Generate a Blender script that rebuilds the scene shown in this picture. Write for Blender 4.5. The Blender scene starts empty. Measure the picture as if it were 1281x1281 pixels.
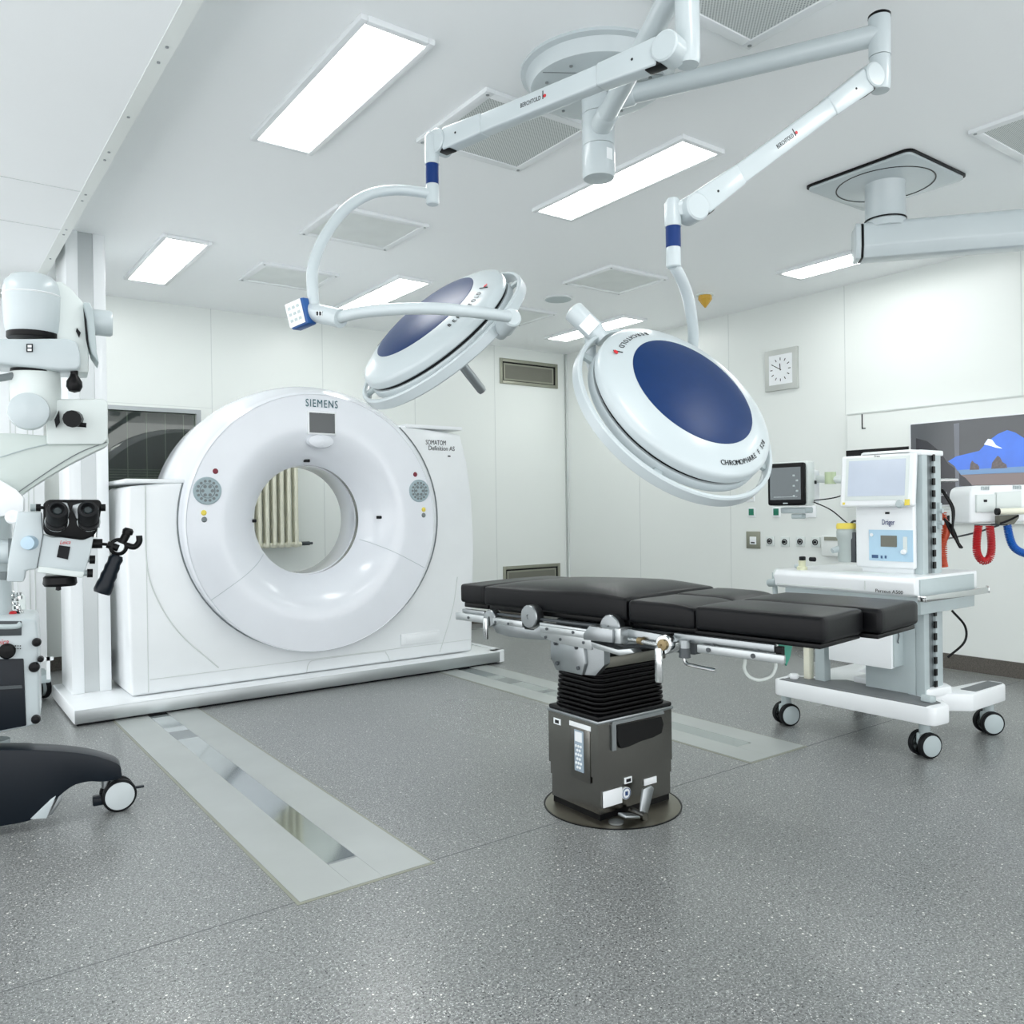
import bpy, bmesh, math, random
from mathutils import Vector as V, Matrix
from mathutils.geometry import tessellate_polygon
C = bpy.context.scene.collection
PI = math.pi
rad = math.radians

# ---------------------------------------------------------------- camera, light, exposure
sc = bpy.context.scene
YAW, PITCH, ROLL, FPX = rad(36.2507), rad(-0.22639), rad(0.79123), 1030.36
fw = V((math.sin(YAW)*math.cos(PITCH), math.cos(YAW)*math.cos(PITCH), math.sin(PITCH)))
rt0 = V((math.cos(YAW), -math.sin(YAW), 0))
dn0 = fw.cross(rt0)
rt = rt0*math.cos(ROLL) + dn0*math.sin(ROLL)
dn = -rt0*math.sin(ROLL) + dn0*math.cos(ROLL)
CAM = V((0, 0, 1.23))
cd = bpy.data.cameras.new('camera'); co = bpy.data.objects.new('camera', cd); C.objects.link(co)
cd.sensor_fit = 'HORIZONTAL'; cd.sensor_width = 36.0; cd.lens = 36.0*FPX/1281.0; cd.clip_start = .05; cd.clip_end = 60
mw_ = Matrix((rt, -dn, -fw)).transposed().to_4x4(); mw_.translation = CAM
co.matrix_world = mw_
sc.camera = co
sc.view_settings.view_transform = 'Standard'; sc.view_settings.look = 'None'
sc.view_settings.gamma = 1; sc.view_settings.use_curve_mapping = False
sc.view_settings.exposure = 0.3
WORLD = 1.95
LAMP = 11.5          # strength of the ceiling panels
wd = bpy.data.worlds.new('world'); sc.world = wd; wd.use_nodes = True
wd.node_tree.nodes['Background'].inputs[0].default_value = (.965, .985, 1, 1)
wd.node_tree.nodes['Background'].inputs[1].default_value = WORLD
H = 3.021; XR = 6.219; YB = 7.382; XL = -2.6; YF = -2.6; ZB = 2.85

def pt(x, y, d):
    """a measured image point at a distance d in front of the camera, as a point of the room"""
    return CAM + d*(rt*((x-640.5)/FPX) + dn*((y-640.5)/FPX) + fw)

# ---------------------------------------------------------------- materials
def lin(c):
    return tuple(((v/255)/12.92 if v/255 <= .04045 else (((v/255)+.055)/1.055)**2.4) for v in c)
def mat(name, rgb, rough=.5, metal=0., var=.03, scale=6., bump=0., bscale=60., coat=0., spec=.5, emit=None, es=0., aniso=0.):
    m = bpy.data.materials.new(name); m.use_nodes = True
    nt = m.node_tree; N = nt.nodes; L = nt.links; b = N['Principled BSDF']
    c = lin(rgb)
    tc = N.new('ShaderNodeTexCoord'); nz = N.new('ShaderNodeTexNoise'); nz.inputs['Scale'].default_value = scale
    nz.inputs['Detail'].default_value = 4
    L.new(tc.outputs['Object'], nz.inputs['Vector'])
    cr = N.new('ShaderNodeValToRGB'); e = cr.color_ramp.elements
    e[0].position = .35; e[1].position = .65
    e[0].color = tuple(v*(1-var) for v in c)+(1,); e[1].color = tuple(min(1, v*(1+var)) for v in c)+(1,)
    L.new(nz.outputs['Fac'], cr.inputs['Fac']); L.new(cr.outputs['Color'], b.inputs['Base Color'])
    b.inputs['Roughness'].default_value = rough; b.inputs['Metallic'].default_value = metal
    b.inputs['Coat Weight'].default_value = coat; b.inputs['Coat Roughness'].default_value = .1
    b.inputs['Specular IOR Level'].default_value = spec
    if bump:
        n2 = N.new('ShaderNodeTexNoise'); n2.inputs['Scale'].default_value = bscale
        L.new(tc.outputs['Object'], n2.inputs['Vector'])
        bp = N.new('ShaderNodeBump'); bp.inputs['Strength'].default_value = bump; bp.inputs['Distance'].default_value = .002
        L.new(n2.outputs['Fac'], bp.inputs['Height']); L.new(bp.outputs['Normal'], b.inputs['Normal'])
    if emit:
        b.inputs['Emission Color'].default_value = lin(emit)+(1,); b.inputs['Emission Strength'].default_value = es
    return m
M = {}
M['wall'] = mat('wall_panel', (228, 233, 230), .32, var=.012, scale=.8)
M['ceil'] = mat('ceiling_panel', (249, 252, 253), .55, var=.01, scale=.8)
M['seam'] = mat('panel_seam', (206, 212, 210), .6)
M['white'] = mat('white_enamel', (233, 237, 239), .28, var=.01, coat=.3)
M['lampwhite'] = mat('lamp_white', (190, 200, 203), .3, var=.01, coat=.25)
M['gloss'] = mat('gantry_white', (226, 230, 236), .2, var=.008, coat=.5)
M['cream'] = mat('radiator_cream', (226, 226, 208), .4)
M['offwhite'] = mat('off_white_plastic', (216, 224, 222), .42, var=.015)
M['grey'] = mat('pale_grey_plastic', (176, 188, 190), .45)
M['midgrey'] = mat('mid_grey_plastic', (118, 126, 128), .45)
M['darkgrey'] = mat('dark_grey_plastic', (62, 68, 72), .4)
M['black'] = mat('black_plastic', (8, 9, 11), .38, spec=.2)
M['rubber'] = mat('black_rubber', (15, 17, 20), .6, spec=.25)
M['bellows'] = mat('bellows_rubber', (2, 2, 3), .3, spec=.14)
M['vinyl'] = mat('black_vinyl', (9, 10, 13), .36, var=.08, scale=20, bump=.12, bscale=300, spec=.2)
M['navy'] = mat('navy_plastic', (6, 17, 27), .35, spec=.3)
M['blue'] = mat('lamp_blue', (0, 42, 92), .36, var=.04, scale=30, spec=.28)
M['bluering'] = mat('blue_ring', (10, 48, 108), .4, spec=.25)
M['steel'] = mat('brushed_steel', (184, 189, 190), .34, .9, var=.02, scale=3)
M['mirror'] = mat('polished_steel', (190, 196, 196), .08, 1., var=.02)
M['chrome'] = mat('chrome', (205, 208, 208), .14, 1., var=.02)
M['alu'] = mat('satin_aluminium', (158, 163, 165), .33, 1., var=.03)
M['darksteel'] = mat('column_steel', (118, 117, 113), .24, 1., var=.04, scale=8)
M['plate'] = mat('floor_plate_steel', (178, 183, 181), .36, .45, var=.04, scale=3)
M['frame'] = mat('vent_frame', (150, 152, 138), .4, .5)
M['ventgrey'] = mat('vent_grille_grey', (112, 113, 103), .6)
M['mesh'] = mat('vent_mesh', (226, 231, 229), .6)
M['teal'] = mat('lettering_teal', (16, 84, 96), .5)
M['ink'] = mat('black_lettering', (10, 13, 18), .6, spec=.3)
M['red'] = mat('red_plastic', (196, 30, 38), .35)
M['dred'] = mat('dark_red_button', (120, 24, 44), .35)
M['redhose'] = mat('red_hose', (178, 30, 36), .3)
M['bluehose'] = mat('blue_hose', (18, 92, 180), .3)
M['orange'] = mat('orange_hose', (176, 66, 34), .4)
M['yellow'] = mat('yellow_plastic', (228, 208, 84), .4)
M['green'] = mat('green_plastic', (26, 118, 92), .4)
M['teal2'] = mat('green_pouch', (70, 160, 138), .5)
M['panelblue'] = mat('panel_blue', (176, 208, 228), .4)
M['label'] = mat('white_label', (236, 240, 242), .5)
M['bronze'] = mat('bronze', (140, 124, 92), .35, .8)
M['brass'] = mat('amber_plastic', (206, 164, 64), .4)
M['screendark'] = mat('dark_display', (48, 56, 58), .15, coat=.5)
M['screenpale'] = mat('pale_display', (176, 186, 200), .22, coat=.5, emit=(170, 182, 200), es=.15)
M['screenmon'] = mat('monitor_display', (66, 78, 82), .18, coat=.5, emit=(80, 95, 100), es=.12)
M['tube'] = mat('clear_tube', (214, 222, 218), .2)
M['tread'] = mat('grey_tread', (104, 108, 110), .55)
M['baseb'] = mat('skirting', (84, 80, 74), .4, var=.3, scale=120)
M['tvgrey'] = mat('screen_grey', (60, 64, 68), .12, coat=.4, emit=(84, 88, 92), es=.2)
M['tvblack'] = mat('screen_black', (20, 22, 30), .12, coat=.3, emit=(30, 32, 42), es=.2)
M['tvblue'] = mat('screen_blue', (30, 80, 170), .12, coat=.4, emit=(52, 112, 214), es=.55, var=.2, scale=5)
M['tvsea'] = mat('screen_sea', (90, 130, 170), .12, coat=.6, emit=(80, 122, 170), es=.35)
M['tvsand'] = mat('screen_sand', (112, 98, 96), .12, coat=.6, emit=(110, 96, 96), es=.3)
M['tvrock'] = mat('screen_rock', (74, 64, 66), .12, coat=.6, emit=(60, 52, 56), es=.3, var=.3, scale=60)
M['tvcloud'] = mat('screen_cloud', (210, 224, 245), .2, emit=(206, 222, 246), es=.7)
M['backroom'] = mat('control_room_wall', (40, 48, 40), .7, var=.1)
M['blind'] = mat('blind_cord', (186, 194, 182), .6)
M['slot'] = mat('dark_slot', (6, 6, 7), .3, spec=.3)

def light_mat(name, s):
    m = bpy.data.materials.new(name); m.use_nodes = True; N = m.node_tree.nodes
    for n in list(N): N.remove(n)
    e = N.new('ShaderNodeEmission'); o = N.new('ShaderNodeOutputMaterial')
    e.inputs[0].default_value = (.985, 1.0, .985, 1); e.inputs[1].default_value = s
    m.node_tree.links.new(e.outputs[0], o.inputs[0]); return m
M['light'] = light_mat('lit_diffuser', LAMP)

def floor_mat():
    m = bpy.data.materials.new('speckled_vinyl_floor'); m.use_nodes = True
    nt = m.node_tree; N = nt.nodes; L = nt.links; b = N['Principled BSDF']
    tc = N.new('ShaderNodeTexCoord')
    def ramp(src, p0, c0, p1, c1):
        r = N.new('ShaderNodeValToRGB'); e = r.color_ramp.elements
        e[0].position = p0; e[1].position = p1; e[0].color = c0+(1,); e[1].color = c1+(1,)
        L.new(src, r.inputs['Fac']); return r.outputs['Color']
    def mixc(f, a, bb):
        x = N.new('ShaderNodeMix'); x.data_type = 'RGBA'
        L.new(f, x.inputs[0]); L.new(a, x.inputs[6])
        if isinstance(bb, tuple): x.inputs[7].default_value = bb+(1,)
        else: L.new(bb, x.inputs[7])
        return x.outputs[2]
    n1 = N.new('ShaderNodeTexNoise'); n1.inputs['Scale'].default_value = 130; n1.inputs['Detail'].default_value = 3
    L.new(tc.outputs['Object'], n1.inputs['Vector'])
    base = ramp(n1.outputs['Fac'], .38, lin((98, 101, 101)), .62, lin((142, 145, 144)))
    def flecks(scale, thr, col, prev, sd):
        mp = N.new('ShaderNodeMapping'); mp.inputs['Location'].default_value = (sd, sd*.7, sd*.3)
        L.new(tc.outputs['Object'], mp.inputs['Vector'])
        v = N.new('ShaderNodeTexVoronoi'); v.inputs['Scale'].default_value = scale
        L.new(mp.outputs['Vector'], v.inputs['Vector'])
        near = N.new('ShaderNodeMath'); near.operation = 'LESS_THAN'; near.inputs[1].default_value = .33
        L.new(v.outputs['Distance'], near.inputs[0])
        sp = N.new('ShaderNodeSeparateColor'); L.new(v.outputs['Color'], sp.inputs[0])
        ch = N.new('ShaderNodeMath'); ch.operation = 'GREATER_THAN'; ch.inputs[1].default_value = thr
        L.new(sp.outputs[0], ch.inputs[0])
        mu = N.new('ShaderNodeMath'); mu.operation = 'MULTIPLY'
        L.new(near.outputs[0], mu.inputs[0]); L.new(ch.outputs[0], mu.inputs[1])
        return mixc(mu.outputs[0], prev, col)
    c = flecks(200, .72, lin((66, 68, 71)), base, 3.)
    c = flecks(120, .94, lin((28, 30, 32)), c, 23.)
    c = flecks(230, .74, lin((196, 200, 199)), c, 7.)
    c = flecks(150, .93, lin((214, 215, 212)), c, 11.)
    c = flecks(95, .975, lin((226, 226, 220)), c, 17.)
    L.new(c, b.inputs['Base Color'])
    n3 = N.new('ShaderNodeTexNoise'); n3.inputs['Scale'].default_value = .9; n3.inputs['Detail'].default_value = 0
    L.new(tc.outputs['Object'], n3.inputs['Vector'])
    rr = N.new('ShaderNodeMapRange'); rr.inputs[3].default_value = .25; rr.inputs[4].default_value = .33
    L.new(n3.outputs['Fac'], rr.inputs[0]); L.new(rr.outputs[0], b.inputs['Roughness'])
    b.inputs['Specular IOR Level'].default_value = .6
    return m
M['floor'] = floor_mat()

def mesh_mat():
    """white painted sheet pierced by a fine grid of holes"""
    m = bpy.data.materials.new('perforated_sheet'); m.use_nodes = True
    nt = m.node_tree; N = nt.nodes; L = nt.links; b = N['Principled BSDF']
    tc = N.new('ShaderNodeTexCoord'); mp = N.new('ShaderNodeMapping'); mp.inputs['Rotation'].default_value = (0, 0, PI/4)
    mp.inputs['Scale'].default_value = (95, 95, 95)
    L.new(tc.outputs['Object'], mp.inputs['Vector'])
    fr = N.new('ShaderNodeVectorMath'); fr.operation = 'FRACTION'; L.new(mp.outputs[0], fr.inputs[0])
    sb = N.new('ShaderNodeVectorMath'); sb.operation = 'SUBTRACT'; sb.inputs[1].default_value = (.5, .5, 0); L.new(fr.outputs[0], sb.inputs[0])
    mu = N.new('ShaderNodeVectorMath'); mu.operation = 'MULTIPLY'; mu.inputs[1].default_value = (1, 1, 0); L.new(sb.outputs[0], mu.inputs[0])
    ln = N.new('ShaderNodeVectorMath'); ln.operation = 'LENGTH'; L.new(mu.outputs[0], ln.inputs[0])
    lt = N.new('ShaderNodeMath'); lt.operation = 'LESS_THAN'; lt.inputs[1].default_value = .3; L.new(ln.outputs['Value'], lt.inputs[0])
    x = N.new('ShaderNodeMix'); x.data_type = 'RGBA'; L.new(lt.outputs[0], x.inputs[0])
    x.inputs[6].default_value = lin((216, 221, 219))+(1,); x.inputs[7].default_value = lin((138, 146, 146))+(1,)
    L.new(x.outputs[2], b.inputs['Base Color']); b.inputs['Roughness'].default_value = .6
    return m
M['perf'] = mesh_mat()

def glass_mat():
    m = bpy.data.materials.new('window_glass'); m.use_nodes = True
    nt = m.node_tree; N = nt.nodes; L = nt.links
    for n in list(N): N.remove(n)
    t = N.new('ShaderNodeBsdfTransparent'); t.inputs[0].default_value = (.55, .62, .55, 1)
    g = N.new('ShaderNodeBsdfGlossy'); g.inputs['Roughness'].default_value = .02
    x = N.new('ShaderNodeMixShader'); x.inputs[0].default_value = .10
    o = N.new('ShaderNodeOutputMaterial')
    L.new(t.outputs[0], x.inputs[1]); L.new(g.outputs[0], x.inputs[2]); L.new(x.outputs[0], o.inputs[0])
    return m
M['glass'] = glass_mat()

# ---------------------------------------------------------------- geometry helpers
MW = {}                      # object name -> world matrix of the frame its mesh is written in
def smooth(pts, n=6):
    """Catmull-Rom through the points"""
    P = [V(p) for p in pts]; P = [P[0]*2-P[1]] + P + [P[-1]*2-P[-2]]; out = []
    for i in range(1, len(P)-2):
        a, b, c, d = P[i-1:i+3]
        for k in range(n):
            t = k/n
            out.append(.5*((2*b)+(-a+c)*t+(2*a-5*b+4*c-d)*t*t+(-a+3*b-3*c+d)*t**3))
    out.append(P[-2]); return out
def basis(ax, up=None):
    ax = V(ax).normalized(); up = V(up) if up else (V((0, 0, 1)) if abs(ax.z) < .9 else V((1, 0, 0)))
    u = ax.cross(up).normalized(); v = u.cross(ax).normalized(); return ax, u, v
class G:
    def __init__(s): s.v = []; s.f = []
    def add(s, vs, fs):
        o = len(s.v); s.v += [tuple(p) for p in vs]; s.f += [tuple(i+o for i in f) for f in fs]; return s
    def bm_add(s, bm):
        bm.verts.ensure_lookup_table(); bm.verts.index_update()
        s.add([v.co[:] for v in bm.verts], [[v.index for v in f.verts] for f in bm.faces]); bm.free(); return s
    def box(s, c, size, bev=0., X=(1, 0, 0), Y=(0, 1, 0), Z=(0, 0, 1), seg=2, taper=None):
        bm = bmesh.new(); bmesh.ops.create_cube(bm, size=1)
        for v in bm.verts:
            k = 1.
            if taper and v.co.z > 0: k = taper
            v.co = V((v.co.x*size[0]*k, v.co.y*size[1]*k, v.co.z*size[2]))
        if bev: bmesh.ops.bevel(bm, geom=bm.edges[:]+bm.verts[:], offset=min(bev, min(size)*.49), segments=seg, affect='EDGES', profile=.5)
        X, Y, Z, c = V(X).normalized(), V(Y).normalized(), V(Z).normalized(), V(c)
        for v in bm.verts: v.co = c + X*v.co.x + Y*v.co.y + Z*v.co.z
        return s.bm_add(bm)
    def bb(s, a, b, bev=0., seg=2):
        a, b = V(a), V(b); return s.box((a+b)/2, tuple(abs(q) for q in (b-a)), bev, seg=seg)
    def cyl(s, p0, p1, r0, r1=None, n=24, cap=True):
        r1 = r0 if r1 is None else r1; p0, p1 = V(p0), V(p1); ax, u, v = basis(p1-p0)
        vs = []; fs = []
        for p, r in ((p0, r0), (p1, r1)):
            for i in range(n):
                a = 2*PI*i/n; vs.append(p+u*(r*math.cos(a))+v*(r*math.sin(a)))
        for i in range(n): j = (i+1) % n; fs.append((i, j, n+j, n+i))
        if cap: fs.append(tuple(range(n-1, -1, -1))); fs.append(tuple(range(n, 2*n)))
        return s.add(vs, fs)
    def lathe(s, o, ax, prof, n=48, up=None, close=False):
        """prof: (r, h) or (ru, rv, h[, shift along v])"""
        o = V(o); ax, u, v = basis(ax, up); vs = []; fs = []
        for q in prof:
            ru, rv, h, dv = (q[0], q[0], q[1], 0) if len(q) == 2 else (q+(0,) if len(q) == 3 else q)
            for i in range(n):
                a = 2*PI*i/n; vs.append(o+ax*h+u*(ru*math.cos(a))+v*(rv*math.sin(a)+dv))
        m = len(prof)
        for k in range(m if close else m-1):
            k2 = (k+1) % m
            for i in range(n): j = (i+1) % n; fs.append((k*n+i, k*n+j, k2*n+j, k2*n+i))
        if not close:
            if prof[0][0] > 1e-5: fs.append(tuple(range(n-1, -1, -1)))
            if prof[-1][0] > 1e-5: fs.append(tuple((m-1)*n+i for i in range(n)))
        return s.add(vs, fs)
    def ring(s, o, ax, prof, n=64, up=None): return s.lathe(o, ax, prof, n, up, close=True)
    def tube(s, pts, r, n=12, sm=6, cap=True, flat=None):
        P = smooth(pts, sm) if sm else [V(p) for p in pts]; m = len(P); vs = []; fs = []
        ax, u, v = basis(P[1]-P[0])
        for k, p in enumerate(P):
            t = (P[min(k+1, m-1)]-P[max(k-1, 0)]).normalized()
            u = (u-t*u.dot(t)).normalized(); v = t.cross(u)
            rr = r if not callable(r) else r(k/(m-1))
            for i in range(n):
                a = 2*PI*i/n; vs.append(p+u*(rr*math.cos(a))+v*(rr*math.sin(a)))
        for k in range(m-1):
            for i in range(n): j = (i+1) % n; fs.append((k*n+i, k*n+j, (k+1)*n+j, (k+1)*n+i))
        if cap: fs.append(tuple(range(n-1, -1, -1))); fs.append(tuple((m-1)*n+i for i in range(n)))
        return s.add(vs, fs)
    def prism(s, poly, d, bev=0., seg=2):
        """polygon of 3D points swept by the vector d"""
        bm = bmesh.new(); d = V(d); P = [V(p) for p in poly]
        a = [bm.verts.new(p) for p in P]; b = [bm.verts.new(p+d) for p in P]; n = len(P)
        bm.faces.new(a); bm.faces.new(b[::-1])
        for i in range(n): j = (i+1) % n; bm.faces.new((a[j], a[i], b[i], b[j]))
        bmesh.ops.recalc_face_normals(bm, faces=bm.faces[:])
        if bev:
            bmesh.ops.bevel(bm, geom=bm.edges[:], offset=bev, segments=seg, affect='EDGES', profile=.5, clamp_overlap=True)
        big = [f for f in bm.faces if len(f.verts) > 4]
        bmesh.ops.triangulate(bm, faces=big)
        return s.bm_add(bm)
    def build(s, name, m, parent=None, world=True, ang=35, kind=None, label=None):
        me = bpy.data.meshes.new(name); vs = s.v
        if parent is not None and world:
            inv = MW[parent.name].inverted(); vs = [tuple(inv @ V(p)) for p in vs]
        me.from_pydata(vs, [], s.f); me.validate()
        bm = bmesh.new(); bm.from_mesh(me); bmesh.ops.recalc_face_normals(bm, faces=bm.faces[:]); bm.to_mesh(me); bm.free()
        me.materials.append(M[m] if isinstance(m, str) else m)
        me.polygons.foreach_set('use_smooth', [True]*len(me.polygons)); me.set_sharp_from_angle(angle=rad(ang))
        o = bpy.data.objects.new(name, me); C.objects.link(o)
        if parent is not None: o.parent = parent; MW[o.name] = MW[parent.name]
        else: MW[o.name] = Matrix()
        if kind: o['kind'] = kind
        if label: o['label'] = label
        return o
def center_origin(o):
    me = o.data; vs = [v.co.copy() for v in me.vertices]
    lo = V([min(v[i] for v in vs) for i in range(3)]); hi = V([max(v[i] for v in vs) for i in range(3)])
    c = V(((lo.x+hi.x)/2, (lo.y+hi.y)/2, lo.z))
    for v in me.vertices: v.co -= c
    o.location = c; return o
def tag(o, label, cat, group=None):
    o['label'] = label; o['category'] = cat
    if group: o['group'] = group
    return o
def thing(name, label, cat, loc=(0, 0, 0), rz=0., group=None):
    o = bpy.data.objects.new(name, None); C.objects.link(o); o.empty_display_size = .1
    o.location = loc; o.rotation_euler = (0, 0, rz); tag(o, label, cat, group)
    MW[o.name] = Matrix.Translation(V(loc)) @ Matrix.Rotation(rz, 4, 'Z'); return o
def struct(g, name, m): 
    o = g.build(name, m); o['kind'] = 'structure'; return o
def dup(root, loc, rz=None, label=None, group=None):
    r = root.copy(); C.objects.link(r); r.location = loc
    if rz is not None: r.rotation_euler = (0, 0, rz)
    if label: r['label'] = label
    if group: r['group'] = group
    for ch in list(root.children):
        c = ch.copy(); C.objects.link(c); c.parent = r
        for g in list(ch.children):
            d = g.copy(); C.objects.link(d); d.parent = c
    return r
FONTC = {}
def text_data(s, size, ext=.0004, shear=0., spacing=1., bold=0):
    cu = bpy.data.curves.new('t', 'FONT'); cu.body = s; cu.size = size; cu.extrude = ext;  cu.align_x = 'CENTER'; cu.align_y = 'CENTER'
    cu.shear = shear; cu.space_character = spacing; cu.resolution_u = 3
    o = bpy.data.objects.new('t', cu); C.objects.link(o)
    dg = bpy.context.evaluated_depsgraph_get(); me = bpy.data.meshes.new_from_object(o.evaluated_get(dg))
    vs = [v.co.copy() for v in me.vertices]; fs = [tuple(p.vertices) for p in me.polygons]
    bpy.data.objects.remove(o); bpy.data.curves.remove(cu); bpy.data.meshes.remove(me); return vs, fs
def text(g, s, size, c, X, Y, off=.0, width=None, **k):
    """add lettering centred on c, reading along X with up Y"""
    vs, fs = text_data(s, size, **k); X = V(X).normalized(); Y = V(Y).normalized(); Z = X.cross(Y); c = V(c)
    if not vs: return g
    kx = 1.
    if width: w = max(v.x for v in vs)-min(v.x for v in vs); kx = width/w
    return g.add([c+X*(v.x*kx)+Y*v.y+Z*(v.z+off) for v in vs], fs)

# ================================================================ THE ROOM
g = G().bb((XL, YF, -.12), (XR+.12, YB+.12, 0)); struct(g, 'floor', 'floor')
g = G().bb((XL, YF, H), (XR+.12, YB+.12, H+.12)); struct(g, 'ceiling', 'ceil')
g = G().bb((XR, YF, 0), (XR+.12, YB+.12, H)); struct(g, 'wall_right', 'wall')
# back wall with an opening for the control room window
wx0, wx1, wz0, wz1 = 1.06, 2.03, 1.04, 2.09
g = G().bb((XL, YB, 0), (wx0, YB+.12, H)).bb((wx1, YB, 0), (XR, YB+.12, H)).bb((wx0, YB, 0), (wx1, YB+.12, wz0)).bb((wx0, YB, wz1), (wx1, YB+.12, H))
struct(g, 'wall_back', 'wall')
# lowered ceiling on the left with its screwed edge strip
XE = .775
g = G().bb((XL, YF, ZB), (XE-.055, 6.9, H)); struct(g, 'ceiling.001', 'ceil')
g = G().bb((XE-.055, YF, ZB-.003), (XE, 6.9, H)); struct(g, 'trim_1', 'wall')
g = G()
for y in (2.2, 2.55, 3.0, 3.12, 3.62, 4.02, 4.12, 4.62, 4.72, 5.25, 5.35, 5.9): 
    g.cyl((XE-.03, y, ZB-.003), (XE-.03, y, ZB-.007), .006, n=10)
struct(g, 'trim_2', 'alu')
g = G()
for y in (4.6, 5.28): g.bb((XL, y-.002, ZB-.002), (XE-.056, y+.002, ZB+.01))
struct(g, 'trim_3', 'seam')
# panel joints on the walls
g = G()
for x in (2.165, 3.2, 4.2, 5.2): g.bb((x-.003, YB-.0015, 0), (x+.003, YB+.01, H))
g.bb((1.0, YB-.0015, 2.146), (2.16, YB+.01, 2.15)); g.bb((XR-.03, YB-.012, .1), (XR-.024, YB, H))
struct(g, 'trim_4', 'seam')
g = G()
for y in (5.015, 6.2, 3.83, 2.5, 1.3): g.bb((XR-.0015, y-.003, (.1 if y > 3.83 or y < 2.4 else 1.96)), (XR+.01, y+.003, H))
g.bb((XR-.03, YB-.035, .1), (XR, YB-.03, H))
struct(g, 'trim_5', 'seam')
g = G().bb((XR-.012, YF, 0), (XR, YB, .112)); struct(g, 'baseboard_right', 'baseb')
g = G().bb((.88, YB-.012, 0), (XR-.012, YB, .108)); struct(g, 'baseboard_back', 'baseb')
g = G().bb((XR-.075, YF, 0), (XR-.07, YB, .0012)); struct(g, 'trim_6', 'frame')
# sliding partition on the far left, in front of the back wall
g = G().bb((-1.6, 7.18, 0), (.66, 7.26, ZB)); g.bb((.66, 7.16, 0), (.84, 7.28, ZB))
d = struct(g, 'door_1', 'white')
g = G()
for x in (.30, .62, .655, .73, .765): g.bb((x, 7.157 if x > .66 else 7.177, .3), (x+.008, 7.2, ZB-.1))
g.build('door_seam', 'seam', d)
# control room window
g = G(); t = .035
g.bb((wx0-t, YB-.012, wz1), (wx1+t, YB+.03, wz1+t)).bb((wx0-t, YB-.012, wz0-t), (wx1+t, YB+.03, wz0)).bb((wx0-t, YB-.012, wz0), (wx0, YB+.03, wz1)).bb((wx1, YB-.012, wz0), (wx1+t, YB+.03, wz1))
w = struct(g, 'window_1', 'alu')
G().bb((wx0, YB+.03, wz0), (wx1, YB+.036, wz1)).build('pane', 'glass', w)
g = G()
for i in range(6): x = wx0+.12+i*.15; g.bb((x, YB+.045, wz0), (x+.006, YB+.05, wz1))
g.build('blind_cord', 'blind', w)
g = G()
for i in range(26): z = wz0+.01+i*.022; g.bb((wx0+.01, YB+.052, z), (wx1-.16, YB+.07, z+.004))
g.build('blind_slats', 'blind', w)
g = G().bb((wx0-.6, YB+1.4, .3), (wx1+1.2, YB+1.45, 2.8)); g.bb((wx0-.6, YB+.121, 2.5), (wx1+1.2, YB+1.4, 2.55)).bb((wx0-.65, YB+.121, .3), (wx0-.6, YB+1.4, 2.5)).bb((wx1+1.2, YB+.121, .3), (wx1+1.25, YB+1.4, 2.5)).bb((wx0-.6, YB+.121, .3), (wx1+1.2, YB+1.4, .35))
g.bb((wx0-.65, YB+1.4, .3), (wx1+1.25, YB+1.46, 2.6)); struct(g, 'wall_back.001', 'backroom')

g = G().bb((XL, 2.4985, 0), (.965, 2.5015, .0009)).bb((1.465, 2.4985, 0), (3.22, 2.5015, .0009)).bb((3.675, 2.4985, 0), (XR-.08, 2.5015, .0009)); struct(g, 'trim_7', 'tread')
# floor rail covers: polished channel between two matt steel plates
def rail(x0, x1, xa, xb, y0, name, label, blocks):
    t = thing(name, label, 'floor plate', (x0, y0, 0), group=None)
    y1 = 5.8
    G().bb((x0-.012, y0-.012, 0), (x1+.012, y1, .0015)).build('sealant_edge', 'frame', t)
    G().bb((x0, y0, 0), (xa-.001, y1, .0035)).build('side_plate', 'plate', t)
    G().bb((xb+.001, y0, 0), (x1, y1, .0035)).build('side_plate', 'plate', t)
    G().bb((xa, y0, 0), (xb, y0+.2, .0035)).build('end_plate', 'plate', t)
    G().bb((xa, y0+.2, 0), (xb, y1, .0028)).build('polished_channel', 'mirror', t)
    g = G()
    for a, b in blocks: G().bb((xa, a, .001), (xb, b, .004)).build('cover_block', 'alu', t)
rail(.977, 1.452, 1.160, 1.268, 2.488, 'floor_rail_cover', 'long steel floor plate with mirror channel in front of the scanner', ((2.688, 2.7), (4.68, 4.86)))
rail(3.232, 3.662, 3.385, 3.50, 2.506, 'floor_rail_cover.001', 'pale steel floor plate with channel running behind the operating table column', ((4.68, 4.86), (4.3, 4.36)))

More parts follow.
